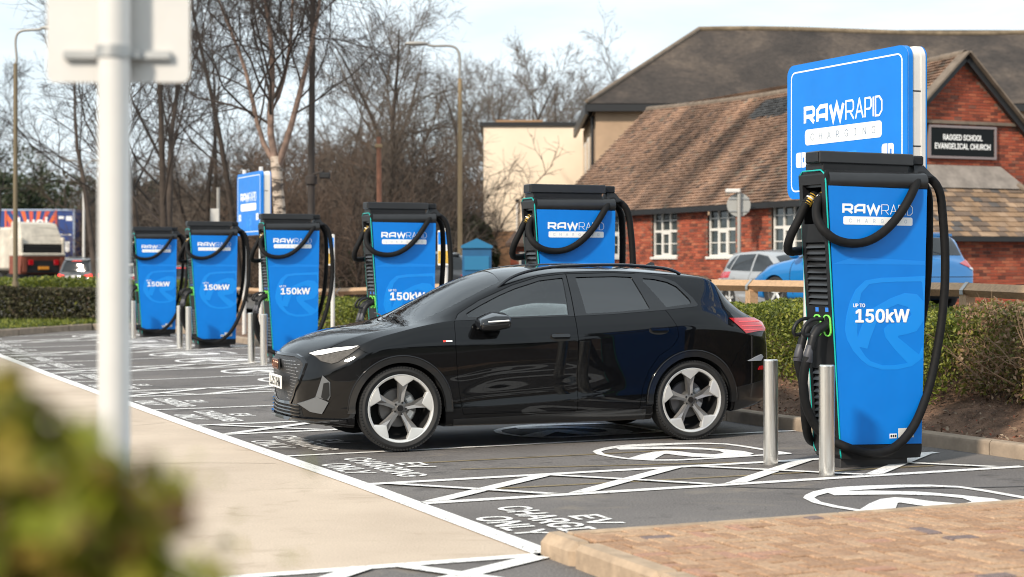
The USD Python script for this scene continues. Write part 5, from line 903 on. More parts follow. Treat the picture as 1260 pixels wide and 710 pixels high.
def brick_wall(poly, fmap, out=.012, flip=False, bl=.215, bh=.065, j=.010, seed=1):
    """courses of separate bricks standing proud of the mortar inside an outline in (s, z); fmap(s, z, d) gives the point"""
    rng = np.random.default_rng(seed); x0, z0, x1, z1 = poly.bounds; rects = []
    nz = int((z1 - z0) / (bh + j)) + 1
    from shapely import contains_xy
    A = []
    for r in range(nz):
        z = z0 + r * (bh + j); off = (r % 2) * (bl + j) / 2; n = int((x1 - x0) / (bl + j)) + 2; s = x0 - off + np.arange(n) * (bl + j)
        A.append(np.stack([np.maximum(s, x0), np.minimum(s + bl, x1), np.full(n, z), np.full(n, min(z + bh, z1))], 1))
    A = np.vstack(A); A = A[(A[:, 1] - A[:, 0] > .03) & (A[:, 3] - A[:, 2] > .02)]
    ok = contains_xy(poly, (A[:, 0] + A[:, 1]) / 2, (A[:, 2] + A[:, 3]) / 2) & (contains_xy(poly.buffer(.01), A[:, 0] + .01, A[:, 3] - .005)) & (contains_xy(poly.buffer(.01), A[:, 1] - .01, A[:, 3] - .005)); A = A[ok]
    d = out * rng.uniform(.5, 1.2, len(A)); c = .004
    S = np.stack([A[:, 0], A[:, 1], A[:, 1], A[:, 0], A[:, 0] + c, A[:, 1] - c, A[:, 1] - c, A[:, 0] + c], 1); Zz = np.stack([A[:, 2], A[:, 2], A[:, 3], A[:, 3], A[:, 2] + c, A[:, 2] + c, A[:, 3] - c, A[:, 3] - c], 1); Dd = np.concatenate([np.zeros((len(A), 4)), np.repeat(d[:, None], 4, 1)], 1)
    v = fmap(S.ravel(), Zz.ravel(), Dd.ravel()); k = np.arange(len(A))[:, None, None] * 8; q = np.array([[4, 5, 6, 7], [0, 1, 5, 4], [1, 2, 6, 5], [2, 3, 7, 6], [3, 0, 4, 7]])[None]; q = (k + q).reshape(-1, 4)
    if flip: q = q[:, ::-1]
    return arr((v, q))
def wall_sheet(poly, fmap, flip=False):
    v, f = trimesh.creation.triangulate_polygon(poly, engine='earcut'); p = fmap(v[:, 0], v[:, 1], v[:, 0] * 0); a = f[:, ::-1] if flip else f; return p, a
def tiles(fmap, ns, nt, w, gauge, rng, skip=None, th=.014, jit=.004):
    """overlapping tiles on a slope: s along the eave, t up the slope; fmap(s, t, lift)"""
    s, t = np.meshgrid(np.arange(ns), np.arange(nt), indexing='ij'); s0 = (s + .5 * (t % 2)) * w; t0 = t * gauge * 1.0; n = s0.size; s0, t0 = s0.ravel() + rng.normal(0, .003, n), t0.ravel() + rng.normal(0, jit, n)
    l0 = th * rng.uniform(1.5, 2.3, n)
    S = np.stack([s0 + .003, s0 + w - .003, s0 + w - .003, s0 + .003] * 2, 1); T = np.stack([t0, t0, t0 + gauge * 1.25, t0 + gauge * 1.25] * 2, 1); Lf = np.stack([l0 - th, l0 - th, l0 * 0 - .003, l0 * 0 - .003, l0, l0 + rng.normal(0, .002, n), l0 * 0 + .004, l0 * 0 + .004], 1)
    if skip is not None: k_ = ~skip(s0, t0); S, T, Lf = S[k_], T[k_], Lf[k_]
    v = fmap(S.ravel(), T.ravel(), Lf.ravel()); k = np.arange(len(S))[:, None, None] * 8; q = np.array([[4, 5, 6, 7], [0, 1, 5, 4], [1, 2, 6, 5], [3, 0, 4, 7]])[None]; return arr((v, (k + q).reshape(-1, 4)))
# --- the church hall: gable towards the camera, long wall along the car park
CX, CY = 7.81, 40.5; LEN, WID, EAVE, RIDGE = 16.2, 7.4, 3.25, 6.79
hall = thing('church_hall', 'red brick church hall with long clay tiled roof and white windows', 'church', (CX, CY, 0), ROW)
wins_ = [(1.43, 2.87), (4.65, 6.09), (7.80, 9.24), (10.95, 12.4)]; WZ0, WZ1 = 1.79, 3.14
lw = sbox(0, .1, LEN, EAVE)
for a, b in wins_: lw = lw.difference(sbox(a, WZ0, b, WZ1))
fm = lambda s, z, d: np.stack([-d, s, z], 1)
obj('long_wall', wall_sheet(lw, fm, True), M_mortar, hall, smooth=False); obj('long_wall_bricks', brick_wall(lw.intersection(sbox(0, .9, LEN, EAVE)), fm, flip=True, seed=1), M_brick, hall, smooth=False, kind='stuff')
gp = Polygon([(0, .1), (WID, .1), (WID, EAVE), (WID / 2, RIDGE - .05), (0, EAVE)]); fg = lambda s, z, d: np.stack([s, -d, z], 1)
obj('gable_wall', wall_sheet(gp, fg), M_mortar, hall, smooth=False); obj('gable_bricks', brick_wall(gp.intersection(sbox(0, 3.0, WID, 8)), fg, seed=2), M_brick, hall, smooth=False, kind='stuff')
obj('rear_walls', cat_([bx(.02, WID, LEN - .1, LEN, .1, EAVE), bx(WID - .1, WID, .02, LEN, .1, EAVE)]), M_mortar, hall, smooth=False)
slope = math.hypot(WID / 2, RIDGE - EAVE); ca_, sa_ = WID / 2 / slope, (RIDGE - EAVE) / slope
def sag(y, t): return -.20 * np.sin(np.pi * np.clip(y / LEN, 0, 1)) * np.clip(t / slope, 0, 1)
def fr(s, t, l): y = s - .15; x = -.18 * ca_ + t * ca_ - l * sa_; z = EAVE - .18 * sa_ + .02 + t * sa_ + l * ca_ + sag(y, t); return np.stack([x, y, z], 1)
rg_ = np.random.default_rng(5); NS, NT = int((LEN + .3) / .17), int((slope + .18) / .125)
patch = lambda s, t: ((s > 6.7) & (s < 8.7) & (t > 4.0) & (t < 4.95) & (s < 9.2 - .5 * (4.95 - t)))
sh_ = [(0, 0), (LEN + .3, 0), (LEN + .3, slope + .2), (0, slope + .2)]
under = np.array([fr(np.array([a]), np.array([b]), np.array([-.02]))[0] for a in np.linspace(0, LEN + .3, 20) for b in (0, slope / 2, slope + .17)]); f = [[i * 3 + k, i * 3 + k + 1, i * 3 + k + 4, i * 3 + k + 3] for i in range(19) for k in (0, 1)]
rf = obj('roof', (under, np.array(f)[:, ::-1]), M_tile, hall, smooth=False)
obj('roof_tiles', tiles(fr, NS, NT, .17, .125, rg_, patch, th=.030, jit=.002), M_tile, hall, smooth=False, kind='stuff'); obj('repair_slates', tiles(fr, NS, NT, .17, .125, rg_, th=.030, jit=.002, skip=lambda s, t: ~patch(s, t)), M_slate, hall, smooth=False, kind='stuff')
fr2 = lambda s, t: np.stack([WID + .18 * ca_ - t * ca_, s - .15, EAVE - .18 * sa_ + .02 + t * sa_], -1)
obj('roof_slope', (np.array([fr2(a, b) for a, b in ((0, 0), (LEN + .3, 0), (LEN + .3, slope + .18), (0, slope + .18))]), np.array([[0, 1, 2, 3]])), M_tile, hall, smooth=False)
ri = []
for i in range(36): y = -.15 + i * (LEN + .3) / 36; z = RIDGE + .05 + float(sag(np.array(y), slope)); ri.append(xf(lathe([(.10, 0), (.105, .01), (.105, (LEN + .3) / 36 - .012), (.10, (LEN + .3) / 36 - .002)], 12, 'y'), (WID / 2, y, z - .04)))
obj('ridge_tiles', cat_(ri), M_stone, hall, smooth=40, kind='stuff')
for sgn, nm in ((-1, 'verge_board'), (1, 'verge_board')):
    p0, p1 = np.array([WID / 2 + sgn * (WID / 2 + .25), EAVE - .22]), np.array([WID / 2, RIDGE + .03]); d = p1 - p0; n_ = np.array([-d[1], d[0]]) / np.linalg.norm(d); n_ *= -1 if n_[1] > 0 else 1
    obj(nm, upright(extr(Polygon([p0, p1, p1 + n_ * .15 + [0, 0], p0 + n_ * .15]), .06), -.16), M_fascia, hall, smooth=False); obj('verge_tiles', upright(extr(Polygon([p0 - n_ * .01, p1 - n_ * .01, p1 - n_ * .055, p0 - n_ * .055]), .36), -.15 + .16), M_stone, hall, smooth=False)
obj('gutter', cat_([bx(-.27, -.15, -.15, LEN + .15, EAVE - .24, EAVE - .13), bx(-.16, -.014, -.1, LEN + .1, EAVE - .16, EAVE - .08)]), M_fascia, hall, smooth=False)
for a, b in wins_:
    w = sub('window', hall); xo, xi = .05, .11; T = .048
    def fb(y0, y1, z0, z1, d=0): return bx(xo - d, xi, y0, y1, z0, z1)
    obj('frame', cat_([fb(a, a + T, WZ0, WZ1), fb(b - T, b, WZ0, WZ1), fb(a + T, b - T, WZ1 - T, WZ1), fb(a + T, b - T, WZ0, WZ0 + T), bx(-.06, xi, a - .04, b + .04, WZ0 - .07, WZ0 - .002)]), M_frame, w, smooth=False)
    zm = WZ0 + (WZ1 - WZ0) * .54; th = (b - a) / 3
    obj('transom', fb(a + T, b - T, zm - .035, zm + .035, .004), M_frame, w, smooth=False)
    for k in (1, 2): obj('mullion', cat_([fb(a + k * th - .025, a + k * th + .025, WZ0 + T, zm - .035, .002), fb(a + k * th - .025, a + k * th + .025, zm + .035, WZ1 - T, .002)]), M_frame, w, smooth=False)
    for k in range(3):
        ya, yb = a + k * th + (.025 if k else T), a + (k + 1) * th - (.025 if k < 2 else T)
        for z0_, z1_ in ((WZ0 + T, zm - .035), (zm + .035, WZ1 - T)):
            zc_ = (z0_ + z1_) / 2; yc = (ya + yb) / 2; obj('glazing_bar', bx(xo + .012, xi, ya, yb, zc_ - .012, zc_ + .012), M_frame, w, smooth=False)
            obj('pane', bx(.092, .098, ya, yb, z0_, z1_), M_pane, w, smooth=False)
        if k == 1: obj('casement', cat_([bx(xo - .006, xo + .03, ya, ya + .05, WZ0 + T, zm - .035), bx(xo - .006, xo + .03, yb - .05, yb, WZ0 + T, zm - .035), bx(xo - .006, xo + .03, ya + .05, yb - .05, WZ0 + T, WZ0 + T + .05), bx(xo - .006, xo + .03, ya + .05, yb - .05, zm - .09, zm - .035)]), M_frame, w, smooth=False)
    obj('reveal', bx(.0985, .16, a, b, WZ0, WZ1), M_fascia, w, smooth=False)
# name board on the gable
nb = thing('name_board', 'black name board with white lettering on the brick gable of the church hall', 'sign', (CX, CY, 0), ROW)
obj('board', bx(2.70, 4.66, -.075, -.02, 4.26, 4.96), mat('board_black', (.004, .005, .0055), .35, spec=.2), nb, smooth=False)
obj('frame', cat_([bx(2.64, 2.70, -.10, -.02, 4.20, 5.02), bx(4.66, 4.72, -.10, -.02, 4.20, 5.02), bx(2.70, 4.66, -.10, -.02, 4.20, 4.26), bx(2.70, 4.66, -.10, -.02, 4.96, 5.02)]), mat('board_frame', (.22, .18, .18), .5), nb, smooth=False)
for s_, z, wd in (('RAGGED SCHOOL', 4.66, 1.22), ('EVANGELICAL CHURCH', 4.44, 1.72)):
    v, f = text(s_, .135, .006, True); v = v.copy(); v[:, 0] = 3.68 + (v[:, 0] - v[:, 0].max() / 2) * wd / v[:, 0].max(); v[:, 1] += z; obj('lettering', upright((v, f), -.0755), M_white, nb, smooth=False)
obj('string_course', bx(2.0, 5.35, -.10, -.014, 5.06, 5.14), M_stone, hall, smooth=False)
# lean-to under the gable with its own large tiles
LT, LB, LO, XA, XB = 3.74, 2.36, 1.75, -.4, 4.8
lt = sub('lean_to', hall)
ll = math.hypot(LT - LB, LO); cl_, sl_ = LO / ll, (LT - LB) / ll
def fl(s, t, l): return np.stack([XA + s, -LO - .18 + t * cl_ - l * sl_, LB - .14 + t * sl_ + l * cl_], -1)
hipx = lambda t: XB + 1.45 * (1 - t / (ll + .18)) + .25
rt = np.random.default_rng(8); tm_ = [island_ramp(f'lean_to_tile_{n}', [(0, c), (1, tuple(x * 1.25 for x in c))], .9, .5, 50, 3.0, .3, k=8) for n, c in (('ochre', (.21, .135, .08)), ('brown', (.12, .085, .062)), ('tan', (.25, .17, .11)), ('grey', (.07, .062, .058)))]
for r in range(11):
    t0 = r * .20
    for k in range(28):
        s0 = k * .27 + (.135 if r % 2 else 0) - .1; x_ = XA + s0
        if x_ > hipx(t0): continue
        s1 = min(s0 + .262, hipx(t0 + .1) - XA); 
        if s1 - s0 < .04: continue
        l0 = .035 + rt.uniform(-.004, .006); p = [fl(a, b, c) for a, b, c in ((s0, t0, l0 - .02), (s1, t0, l0 - .02), (s1, t0 + .23, -.002), (s0, t0 + .23, -.002), (s0, t0, l0), (s1, t0, l0 + rt.uniform(-.004, .004)), (s1, t0 + .23, .012), (s0, t0 + .23, .012))]
        obj('roof_tile', (np.array(p), np.array([[4, 5, 6, 7], [0, 1, 5, 4], [1, 2, 6, 5], [3, 0, 4, 7]])), tm_[rt.choice(4, p=[.36, .28, .26, .10])], lt, smooth=False)
tl = fl(np.array([0, XB + 1.7 - XA, XB + .25 - XA, 0]), np.array([0, 0, ll + .18, ll + .18]), np.zeros(4)); obj('roof_deck', (tl, np.array([[0, 1, 2, 3]])), M_tile, lt, smooth=False)
hp_ = np.array([[XB + 1.7, -LO - .18, LB - .14], [XB + 1.75, .0, LB - .14], [XB + .25, .0, LT]]); obj('hip_slope', (hp_, np.array([[0, 1, 2]])), M_tile, lt, smooth=False)
obj('flashing', m3.Manifold.hull_points(np.array([(XA, -.02, LT + .30), (XB + .1, -.02, LT + .30), (XA, -.05, LT + .28), (XB + .1, -.05, LT + .28), (XA, -.42, LT - .22), (XB + .55, -.42, LT - .22), (XA, -.02, LT - .2), (XB + .5, -.02, LT - .1), (XA, -.46, LT - .28), (XB + .62, -.46, LT - .28)])), M_lead, lt, smooth=False)
obj('hip_tiles', tube([(XB + .35, -.35, LT - .18), (XB + 1.05, -1.08, (LT + LB) / 2 - .10), (XB + 1.72, -LO - .2, LB - .08)], .085, 8), M_stone, lt, smooth=True)
lp = sbox(XA + .3, .1, XB + 1.4, LB); fw = lambda s, z, d: np.stack([s, -LO - d, z], 1)
obj('wall', wall_sheet(lp, fw), M_mortar, lt, smooth=False); obj('wall_bricks', brick_wall(lp.intersection(sbox(-1, .4, 9, LB)), fw, seed=4), M_brick, lt, smooth=False, kind='stuff')
obj('side_wall', bx(XB + 1.3, XB + 1.4, -LO + .01, -.03, .1, LB), M_mortar, lt, smooth=False); obj('side_wall', bx(XA + .3, XA + .4, -LO + .01, -.03, .1, LB), M_mortar, lt, smooth=False); obj('gutter', bx(XA, XB + 1.75, -LO - .30, -LO - .17, LB - .24, LB - .13), M_fascia, lt, smooth=False); obj('vent_strip', bx(3.9, 6.2, -LO - .06, -LO - .014, .98, 1.10), M_fascia, lt, smooth=False)
# --- the large dark hipped roof behind
big = thing('hipped_roof_hall', 'large hall with dark mossy hipped roof behind the church', 'building')
bz0, bz1, Y0, Y1, XL_, XR_ = 7.45, 10.94, 62.0, 73.0, 3.08, 34.0; e_ = .35
V = np.array([[XL_ - e_, Y0 - e_, bz0 - .0], [XR_, Y0 - e_, bz0], [XR_, Y1 + e_, bz0], [XL_ - e_, Y1 + e_, bz0], [7.49, 67.5, bz1], [XR_, 67.5, bz1]])
def quadgrid(a, b, c, d, n, m, sagf=None):
    a, b, c, d = map(np.asarray, (a, b, c, d)); S_, T_ = np.meshgrid(np.linspace(0, 1, n), np.linspace(0, 1, m), indexing='ij'); S_, T_ = S_[..., None], T_[..., None]; P = (a * (1 - S_) + b * S_) * (1 - T_) + (d * (1 - S_) + c * S_) * T_
    P[..., 2] += (.07 * np.sin(S_ * 9.5) * T_)[..., 0] - (.16 * np.sin(np.pi * S_ * 1.6) ** 2 * T_)[..., 0]; i, j = np.meshgrid(np.arange(n - 1), np.arange(m - 1), indexing='ij'); return arr((P.reshape(-1, 3), np.stack([i * m + j, (i + 1) * m + j, (i + 1) * m + j + 1, i * m + j + 1], -1).reshape(-1, 4)))
rfr = quadgrid(V[0], V[1], V[5], V[4], 60, 14); bt = np.random.default_rng(9)
obj('roof_front', rfr, M_mossroof, big, smooth=True); obj('roof_hip', (V[[3, 0, 4]], np.array([[0, 1, 2]])), M_mossroof, big, smooth=False); obj('roof_back', (V[[2, 3, 4, 5]], np.array([[0, 1, 2, 3]])), M_mossroof, big, smooth=False)
obj('ridge', tube([(7.49 + i * 1.0, 67.5, bz1 + .03 + .07 * math.sin((i + .0) / 26.5 * 9.5) - .16 * math.sin(math.pi * i / 26.5 * 1.6) ** 2) for i in range(27)], .11, 8), mat('lichen_ridge', (.17, .13, .085), .95, var=.5, scale=2.5, space='position'), big, smooth=True)
obj('hip_ridge', tube([V[0] + [.0, 0, .04], V[4] + [0, 0, .04]], .10, 8), M_stone, big, smooth=True)
obj('fascia', cat_([bx(XL_ - e_, XR_, Y0 - e_ - .06, Y0 - e_ + .06, bz0 - .29, bz0 - .03), bx(XL_ - e_ - .06, XL_ - e_ + .06, Y0 - e_ + .062, Y1 + e_, bz0 - .40, bz0 - .03), bx(XL_ - e_ + .061, XR_, Y0 - e_ + .061, Y0, bz0 - .12, bz0 - .06)]), M_fascia, big, smooth=False)
obj('wall', bx(XL_, XR_ - .2, Y0, Y1, -.2, bz0 - .13), M_beige, big, smooth=False)
for y in (64.2, 67.5, 70.6):
    w = sub('window', big); obj('frame', bx(XL_ - .05, XL_ - .002, y - .75, y + .75, 4.6, 6.6), M_frame, w, smooth=False); obj('pane', bx(XL_ - .056, XL_ - .051, y - .62, y + .62, 4.75, 6.45), M_pane, w, smooth=False)
obj('downpipe', tube([(XL_ - .1, 62.4, bz0 - .4), (XL_ - .1, 62.4, 0)], .06, 8), M_fascia, big, smooth=True)
# --- the cream rendered block
cr = thing('rendered_building', 'plain cream rendered building with flat roof and dark coping', 'building'); cz = 7.62
obj('render_wall', bx(-1.25, 3.26, 74.0, 84.0, 3.02, cz), M_render, cr, smooth=False); obj('base_wall', bx(-1.22, 3.23, 74.03, 83.97, -.2, 3.02), mat('orange_brick_far', (.36, .21, .12), .9, var=.2, scale=3.0), cr, smooth=False)
obj('coping', bx(-1.42, 3.34, 73.9, 84.1, cz, cz + .17), M_fascia, cr, smooth=False); obj('coping_cap', bx(-.70, 1.35, 73.88, 74.2, cz + .172, cz + .26), mat('coping_tan', (.34, .21, .12), .9), cr, smooth=False)
obj('pipe', tube([(.22, 73.9, 2.6), (.22, 73.9, 3.9), (.22, 73.9, 4.25)], .05, 8), M_grey, cr, smooth=True); obj('pipe_cap', tube([(.22, 73.9, 4.3), (.22, 73.9, 4.42)], .08, 8), M_fascia, cr, smooth=True)
# --- the little porch
pz = 60.0; X1_ = lambda px: (px - 630) / FPX * pz
po = thing('brick_porch', 'small brick porch with brown hipped roof, left of the second charger', 'building')
obj('wall', bx(X1_(628), X1_(662), pz, pz + 2.2, 0, 2.2), M_mortar, po, smooth=False); fp = lambda s, z, d: np.stack([s, pz - d, z], 1); pw = sbox(X1_(628), .6, X1_(662), 2.2).difference(sbox(X1_(639), .9, X1_(649), 2.0)); obj('bricks', brick_wall(pw, fp, seed=6), M_brick, po, smooth=False, kind='stuff')
obj('roof', m3.Manifold.hull_points(np.array([(X1_(622), pz - .3, 2.2), (X1_(668), pz - .3, 2.2), (X1_(622), pz + 2.5, 2.2), (X1_(668), pz + 2.5, 2.2), (X1_(622), pz - .3, 2.32), (X1_(668), pz - .3, 2.32), (X1_(622), pz + 2.5, 2.32), (X1_(668), pz + 2.5, 2.32), (X1_(634), pz + .9, 2.75), (X1_(656), pz + .9, 2.75)])), mat('porch_roof', (.085, .055, .042), .9, var=.3, scale=6.0), po, smooth=False)
w = sub('window', po); obj('frame', bx(X1_(639), X1_(649), pz - .03, pz + .02, .9, 2.0), M_frame, w, smooth=False); obj('pane', bx(X1_(641), X1_(647), pz - .036, pz - .031, 1.0, 1.9), M_pane, w, smooth=False)
# ---------------------------------------------------------------- street furniture
M_post = mat('lamp_post_buff', (.30, .215, .12), .7, var=.2, scale=2.0); M_postgrey = mat('lamp_post_grey', (.34, .33, .31), .6, metal=.3); M_pole = mat('dark_pole', (.045, .036, .032), .8)
def lamp(label, px, Y, H, arm, r=.065, m=M_post, two=False, z=-.1, g='street lamps'):
    t = thing('street_lamp', label, 'street lamp', base(px, Y, z), 0, None)
    obj('column', tube([(0, 0, -.2), (0, 0, 1.2)], r * 1.45, 12), m, t, smooth=30); obj('shaft', tube([(0, 0, 1.2), (0, 0, H - .9)], [r * 1.05, r * .85], 12), m, t, smooth=30)
    for s in ((1, -1) if two else (1,)):
        a = arm * s; p = smooth_path([(0, 0, H - .9), (0, 0, H - .35), (a * .10, 0, H - .06), (a * .5, 0, H + (.18 if two else .02)), (a, 0, H + (.32 if two else .08))], 20); obj('arm', tube(p, r * .55, 8), M_postgrey, t, smooth=True)
        L = m3.Manifold.sphere(1, 20).scale([.34, .11, .07]).translate([a + (.26 if a > 0 else -.26), 0, H + (.33 if two else .08)]); obj('lantern', L, M_postgrey, t, smooth=True)
lamp('tall street lamp with arm to the left, beside the cream building', 566, 47, 7.75, -.95); lamp('street lamp at the left edge, its buff column in front of the trailer', 19, 46, 8.05, .75, m=mat('lamp_post_olive', (.16, .125, .075), .7)); lamp('white double headed street lamp behind the parked cars', 103, 76, 6.0, .40, .06, M_whitepaint, True)
tp = thing('camera_pole', 'tall dark pole with a small bracket rising behind the fourth charger', 'pole', base(383, 45, 0)); obj('shaft', tube([(0, 0, -.3), (0, 0, 4.0), (.06, 0, 10.5)], [.10, .09, .07], 12), M_pole, tp, smooth=30)
obj('bracket', tube([(0, -.05, 3.95), (.32, -.1, 4.05)], .03, 8), M_pole, tp); obj('camera', cbox(.22, .52, -.16, -.02, 3.86, 4.02, .03), M_plastic, tp); obj('collar', lathe([(.10, 0), (.16, .02), (.16, .22), (.10, .26)], 14, loc=(0, 0, 3.7)), M_pole, tp)
wp = thing('wooden_post', 'bare reddish wooden post standing before the brown scrub', 'post', base(466, 46, 0)); obj('shaft', tube([(0, 0, -.3), (.02, 0, 2.5), (0, 0, 5.05)], [.085, .075, .06], 10), mat('old_timber', (.24, .11, .07), .9, var=.3, scale=3.0), wp, smooth=30); obj('top_fitting', cbox(-.10, .10, -.07, .07, 4.75, 4.86, .02), M_post, wp)
sp = thing('street_sign', 'small sign on a thin grey post left of the blue board', 'sign', base(266, 50, 0)); obj('post', tube([(.06, 0, -.2), (.06, 0, 3.85)], .05, 8), M_postgrey, sp); obj('plate', cbox(-.16, .10, -.08, -.05, 2.62, 3.22, .008), M_whitepaint, sp); obj('warning_mark', upright(extr(Polygon([(-.12, 2.66), (.06, 2.66), (-.03, 2.86)]), .004), -.081), M_redlit if False else mat('sign_red', (.5, .06, .05), .5), sp, smooth=False)
rd = at(909.5, 252, 43); rs_ = thing('round_sign', 'round grey sign seen from the back on a post with a small lamp hood', 'sign', (rd[0], rd[1], 0)); obj('post', tube([(0, 0, 0), (0, 0, 3.42)], .05, 12), M_postgrey, rs_, smooth=30)
obj('disc', lathe([(0, .06), (.30, .06), (.305, .068), (.30, .076), (0, .076)], 36, 'y', (0, 0, rd[2] - .0)), mat('sign_back_grey', (.36, .36, .34), .5, metal=.2), rs_, smooth=40)
for dz in (-.16, .16): obj('rail', bx(-.26, .26, .035, .058, rd[2] + dz - .02, rd[2] + dz + .02), M_galv, rs_, smooth=False)
obj('lamp_hood', cbox(-.34, .03, -.09, .14, 3.40, 3.50, .02), M_grey, rs_)
cb = at(587, 323.6, 42); bk = thing('blue_cabinet', 'dark blue metal cabinet with pitched lid right of the tall street lamp', 'container', (cb[0], 42, .38)); w_ = .39
obj('body', cbox(-w_ + .03, w_ - .03, -.3, .3, 0, 1.62, .01), mat('cabinet_blue', (.008, .085, .20), .5, var=.15, scale=2.0), bk); obj('lid', upright(extr(Polygon([(-w_, 1.60), (w_, 1.60), (w_, 1.66), (0, 1.84), (-w_, 1.66)]), .7), .35), mat('cabinet_lid_blue', (.012, .14, .28), .5), bk, smooth=False); obj('label_strip', bx(-w_ + .09, w_ - .09, -.306, -.30, .66, .76), M_whitepaint, bk, smooth=False); obj('flap', cbox(-w_ + .08, w_ - .08, -.33, -.301, 1.05, 1.40, .01), mat('cabinet_lid_blue', (0, 0, 0)), bk)
# the white sign plate and pole close to the camera, seen from behind
fz = 4.6; fx = (140.5 - 630) / FPX * fz; fs = thing('road_sign', 'blank white sign plate back on a white pole, close by on the left', 'sign', (fx, fz, 0))
obj('pole', tube([(0, 0, -.1), (0, 0, 2.75)], .0435, 24), M_whitepaint, fs, smooth=30); zt_ = EYE + (323.6 - 99) / FPX * fz
obj('plate', upright(extr(rrect(-.198, .196, zt_, zt_ + .55, .022), .004), .055), M_whitepaint, fs, smooth=30); obj('channel', cbox(-.148, .148, .030, .050, EYE + (323.6 - 66) / FPX * fz - .012, EYE + (323.6 - 66) / FPX * fz + .012, .003), M_galv, fs)
obj('clip', lathe([(.0437, -.016), (.049, -.016), (.049, .016), (.0437, .016)], 24, loc=(0, 0, EYE + (323.6 - 64) / FPX * fz)), M_galv, fs, smooth=30)
obj('clip_bolt', cbox(.047, .066, .0, .03, EYE + (323.6 - 67) / FPX * fz - .012, EYE + (323.6 - 67) / FPX * fz + .010, .003), M_galv, fs)
# the shrub close to the camera
M_nearleaf = island_ramp('near_leaves', [(0, (.06, .075, .010)), (.3, (.19, .22, .015)), (.58, (.34, .34, .024)), (.74, (.30, .18, .04)), (.90, (.15, .07, .035)), (1, (.44, .38, .06))], .5, 0, trans=.35)
nb_ = thing('garden_shrub', 'blurred green and brown shrub in the near left corner', 'shrub', (0, 0, 0)); rn = np.random.default_rng(77); n = 9000
c = np.array([[-.60, 1.70, 1.33, .15], [-.50, 1.68, 1.32, .12], [-.44, 1.72, 1.26, .11], [-.78, 1.8, 1.25, .22], [-.43, 1.70, 1.16, .13], [-.55, 1.7, 1.15, .18], [-.455, 1.72, 1.41, .045], [-.395, 1.68, 1.30, .06], [-.52, 1.72, 1.43, .06], [-.40, 1.72, 1.06, .14], [-.41, 1.70, 1.36, .05], [-.6, 1.7, .85, .25], [-.8, 1.8, .6, .35]])
c[:, :3] = [0, 0, EYE] + .74 * (c[:, :3] - [0, 0, EYE]); c[:, 3] *= .78; c = np.vstack([c, [[-.245, 1.26, 1.36, .045], [-.265, 1.27, 1.30, .06], [-.30, 1.28, 1.42, .05], [-.24, 1.25, 1.30, .05]]]); w = c[:, 3] ** 2; i = rn.choice(len(c), n, p=w / w.sum()); d = rn.normal(size=(n, 3)); d /= np.linalg.norm(d, axis=1, keepdims=True); p = c[i, :3] + d * (c[i, 3] * rn.uniform(.3, 1, n) ** .4)[:, None]
obj('foliage', flakes(p, np.full(n, .016), rn, up=.6, asp=.7), M_nearleaf, nb_, smooth=False, kind='stuff')
st_ = np.stack([rn.uniform(-.66, -.32, 60), rn.uniform(1.2, 1.45, 60), np.zeros(60)], 1); P_, R_ = grow(rn, st_, np.stack([rn.normal(.05, .15, 60), rn.normal(0, .1, 60), np.ones(60)], 1), rn.uniform(1.0, 1.4, 60), np.full(60, .005), 9, .08, .02, .35); obj('stems', batch_tubes(P_, R_, 5), M_dry, nb_, smooth=True)
tw = np.stack([rn.uniform(-.36, -.16, 9), rn.uniform(1.6, 1.9, 9), rn.uniform(1.22, 1.42, 9)], 1); obj('loose_leaves', flakes(np.repeat(tw, 5, 0) + rn.normal(0, .010, (45, 3)), np.full(45, .008), rn), M_nearleaf, nb_, smooth=False, kind='stuff')
# hedge, grass strip and kerb at the far end of the car park
def far_strip():
    k = thing('far_kerb', kind='structure'); A, B = np.array([-22.0, 36.0]), np.array([-6.2, 44.6])
    pts = [np.array([-30.0, 37.0]), np.array([-12.0, 38.9]), np.array([-10.7, 43.0]), np.array([-8.6, 43.6])]; 
    for a, b in zip(pts[:-1], pts[1:]):
        n_ = max(1, int(np.linalg.norm(b - a) / .95)); d = (b - a) / n_
        for q in range(n_): p = a + d * q; obj('kerb_stone', xf(cbox(0, np.linalg.norm(d) - .012, 0, .13, -.2, .06, .02), (p[0], p[1], 0), math.atan2(d[1], d[0])), M_kerb, k)
    gs = thing('grass_strip', kind='stuff'); n = 16000; x = rn.uniform(-24, -9.3, n); y = rn.uniform(38.9, 46, n); ok = (y > np.interp(x, [-30, -12, -10.7, -8.6], [37.2, 39.1, 43.2, 43.8])); x, y = x[ok], y[ok]
    obj('grass_soil', ([[-30, 37.05, .05], [-12, 38.95, .05], [-10.72, 43.05, .05], [-8.5, 43.7, .05], [-8.5, 47, .05], [-30, 47, .05]], [[0, 1, 2, 5], [2, 3, 4, 5]]), M_verge, gs); obj('grass', flakes(np.stack([x, y, np.full(len(x), .10)], 1), np.full(len(x), .09), rn, up=-.2, asp=.18), M_hedge, gs, smooth=False)
far_strip()
def box_hedge(label, x0, x1, y0, y1, zt, n, size, m):
    r = np.random.default_rng(int(abs(x0) * 10 + y0)); u = r.uniform(x0, x1, n); v = r.uniform(y0, y1, n); t = r.uniform(0, 1, n); top = zt + .34 * (meshkit.fbm(np.stack([u * .55, v * .55, u * 0], -1), 3) - .5); z = t * top; ed = np.minimum.reduce([v - y0 + .14 * meshkit.noise(np.stack([u * 2, z * 2, u * 0], -1)), y1 - v, top - z, u - x0, x1 - u]); keep = r.uniform(0, 1, n) < np.exp(-np.maximum(ed, 0) / .16); p = np.stack([u, v, z], 1)[keep]
    t_ = thing('hedge', label, 'hedge'); obj('foliage', flakes(p, np.full(len(p), size), r, up=.5), m, t_, smooth=False, kind='stuff'); return t_
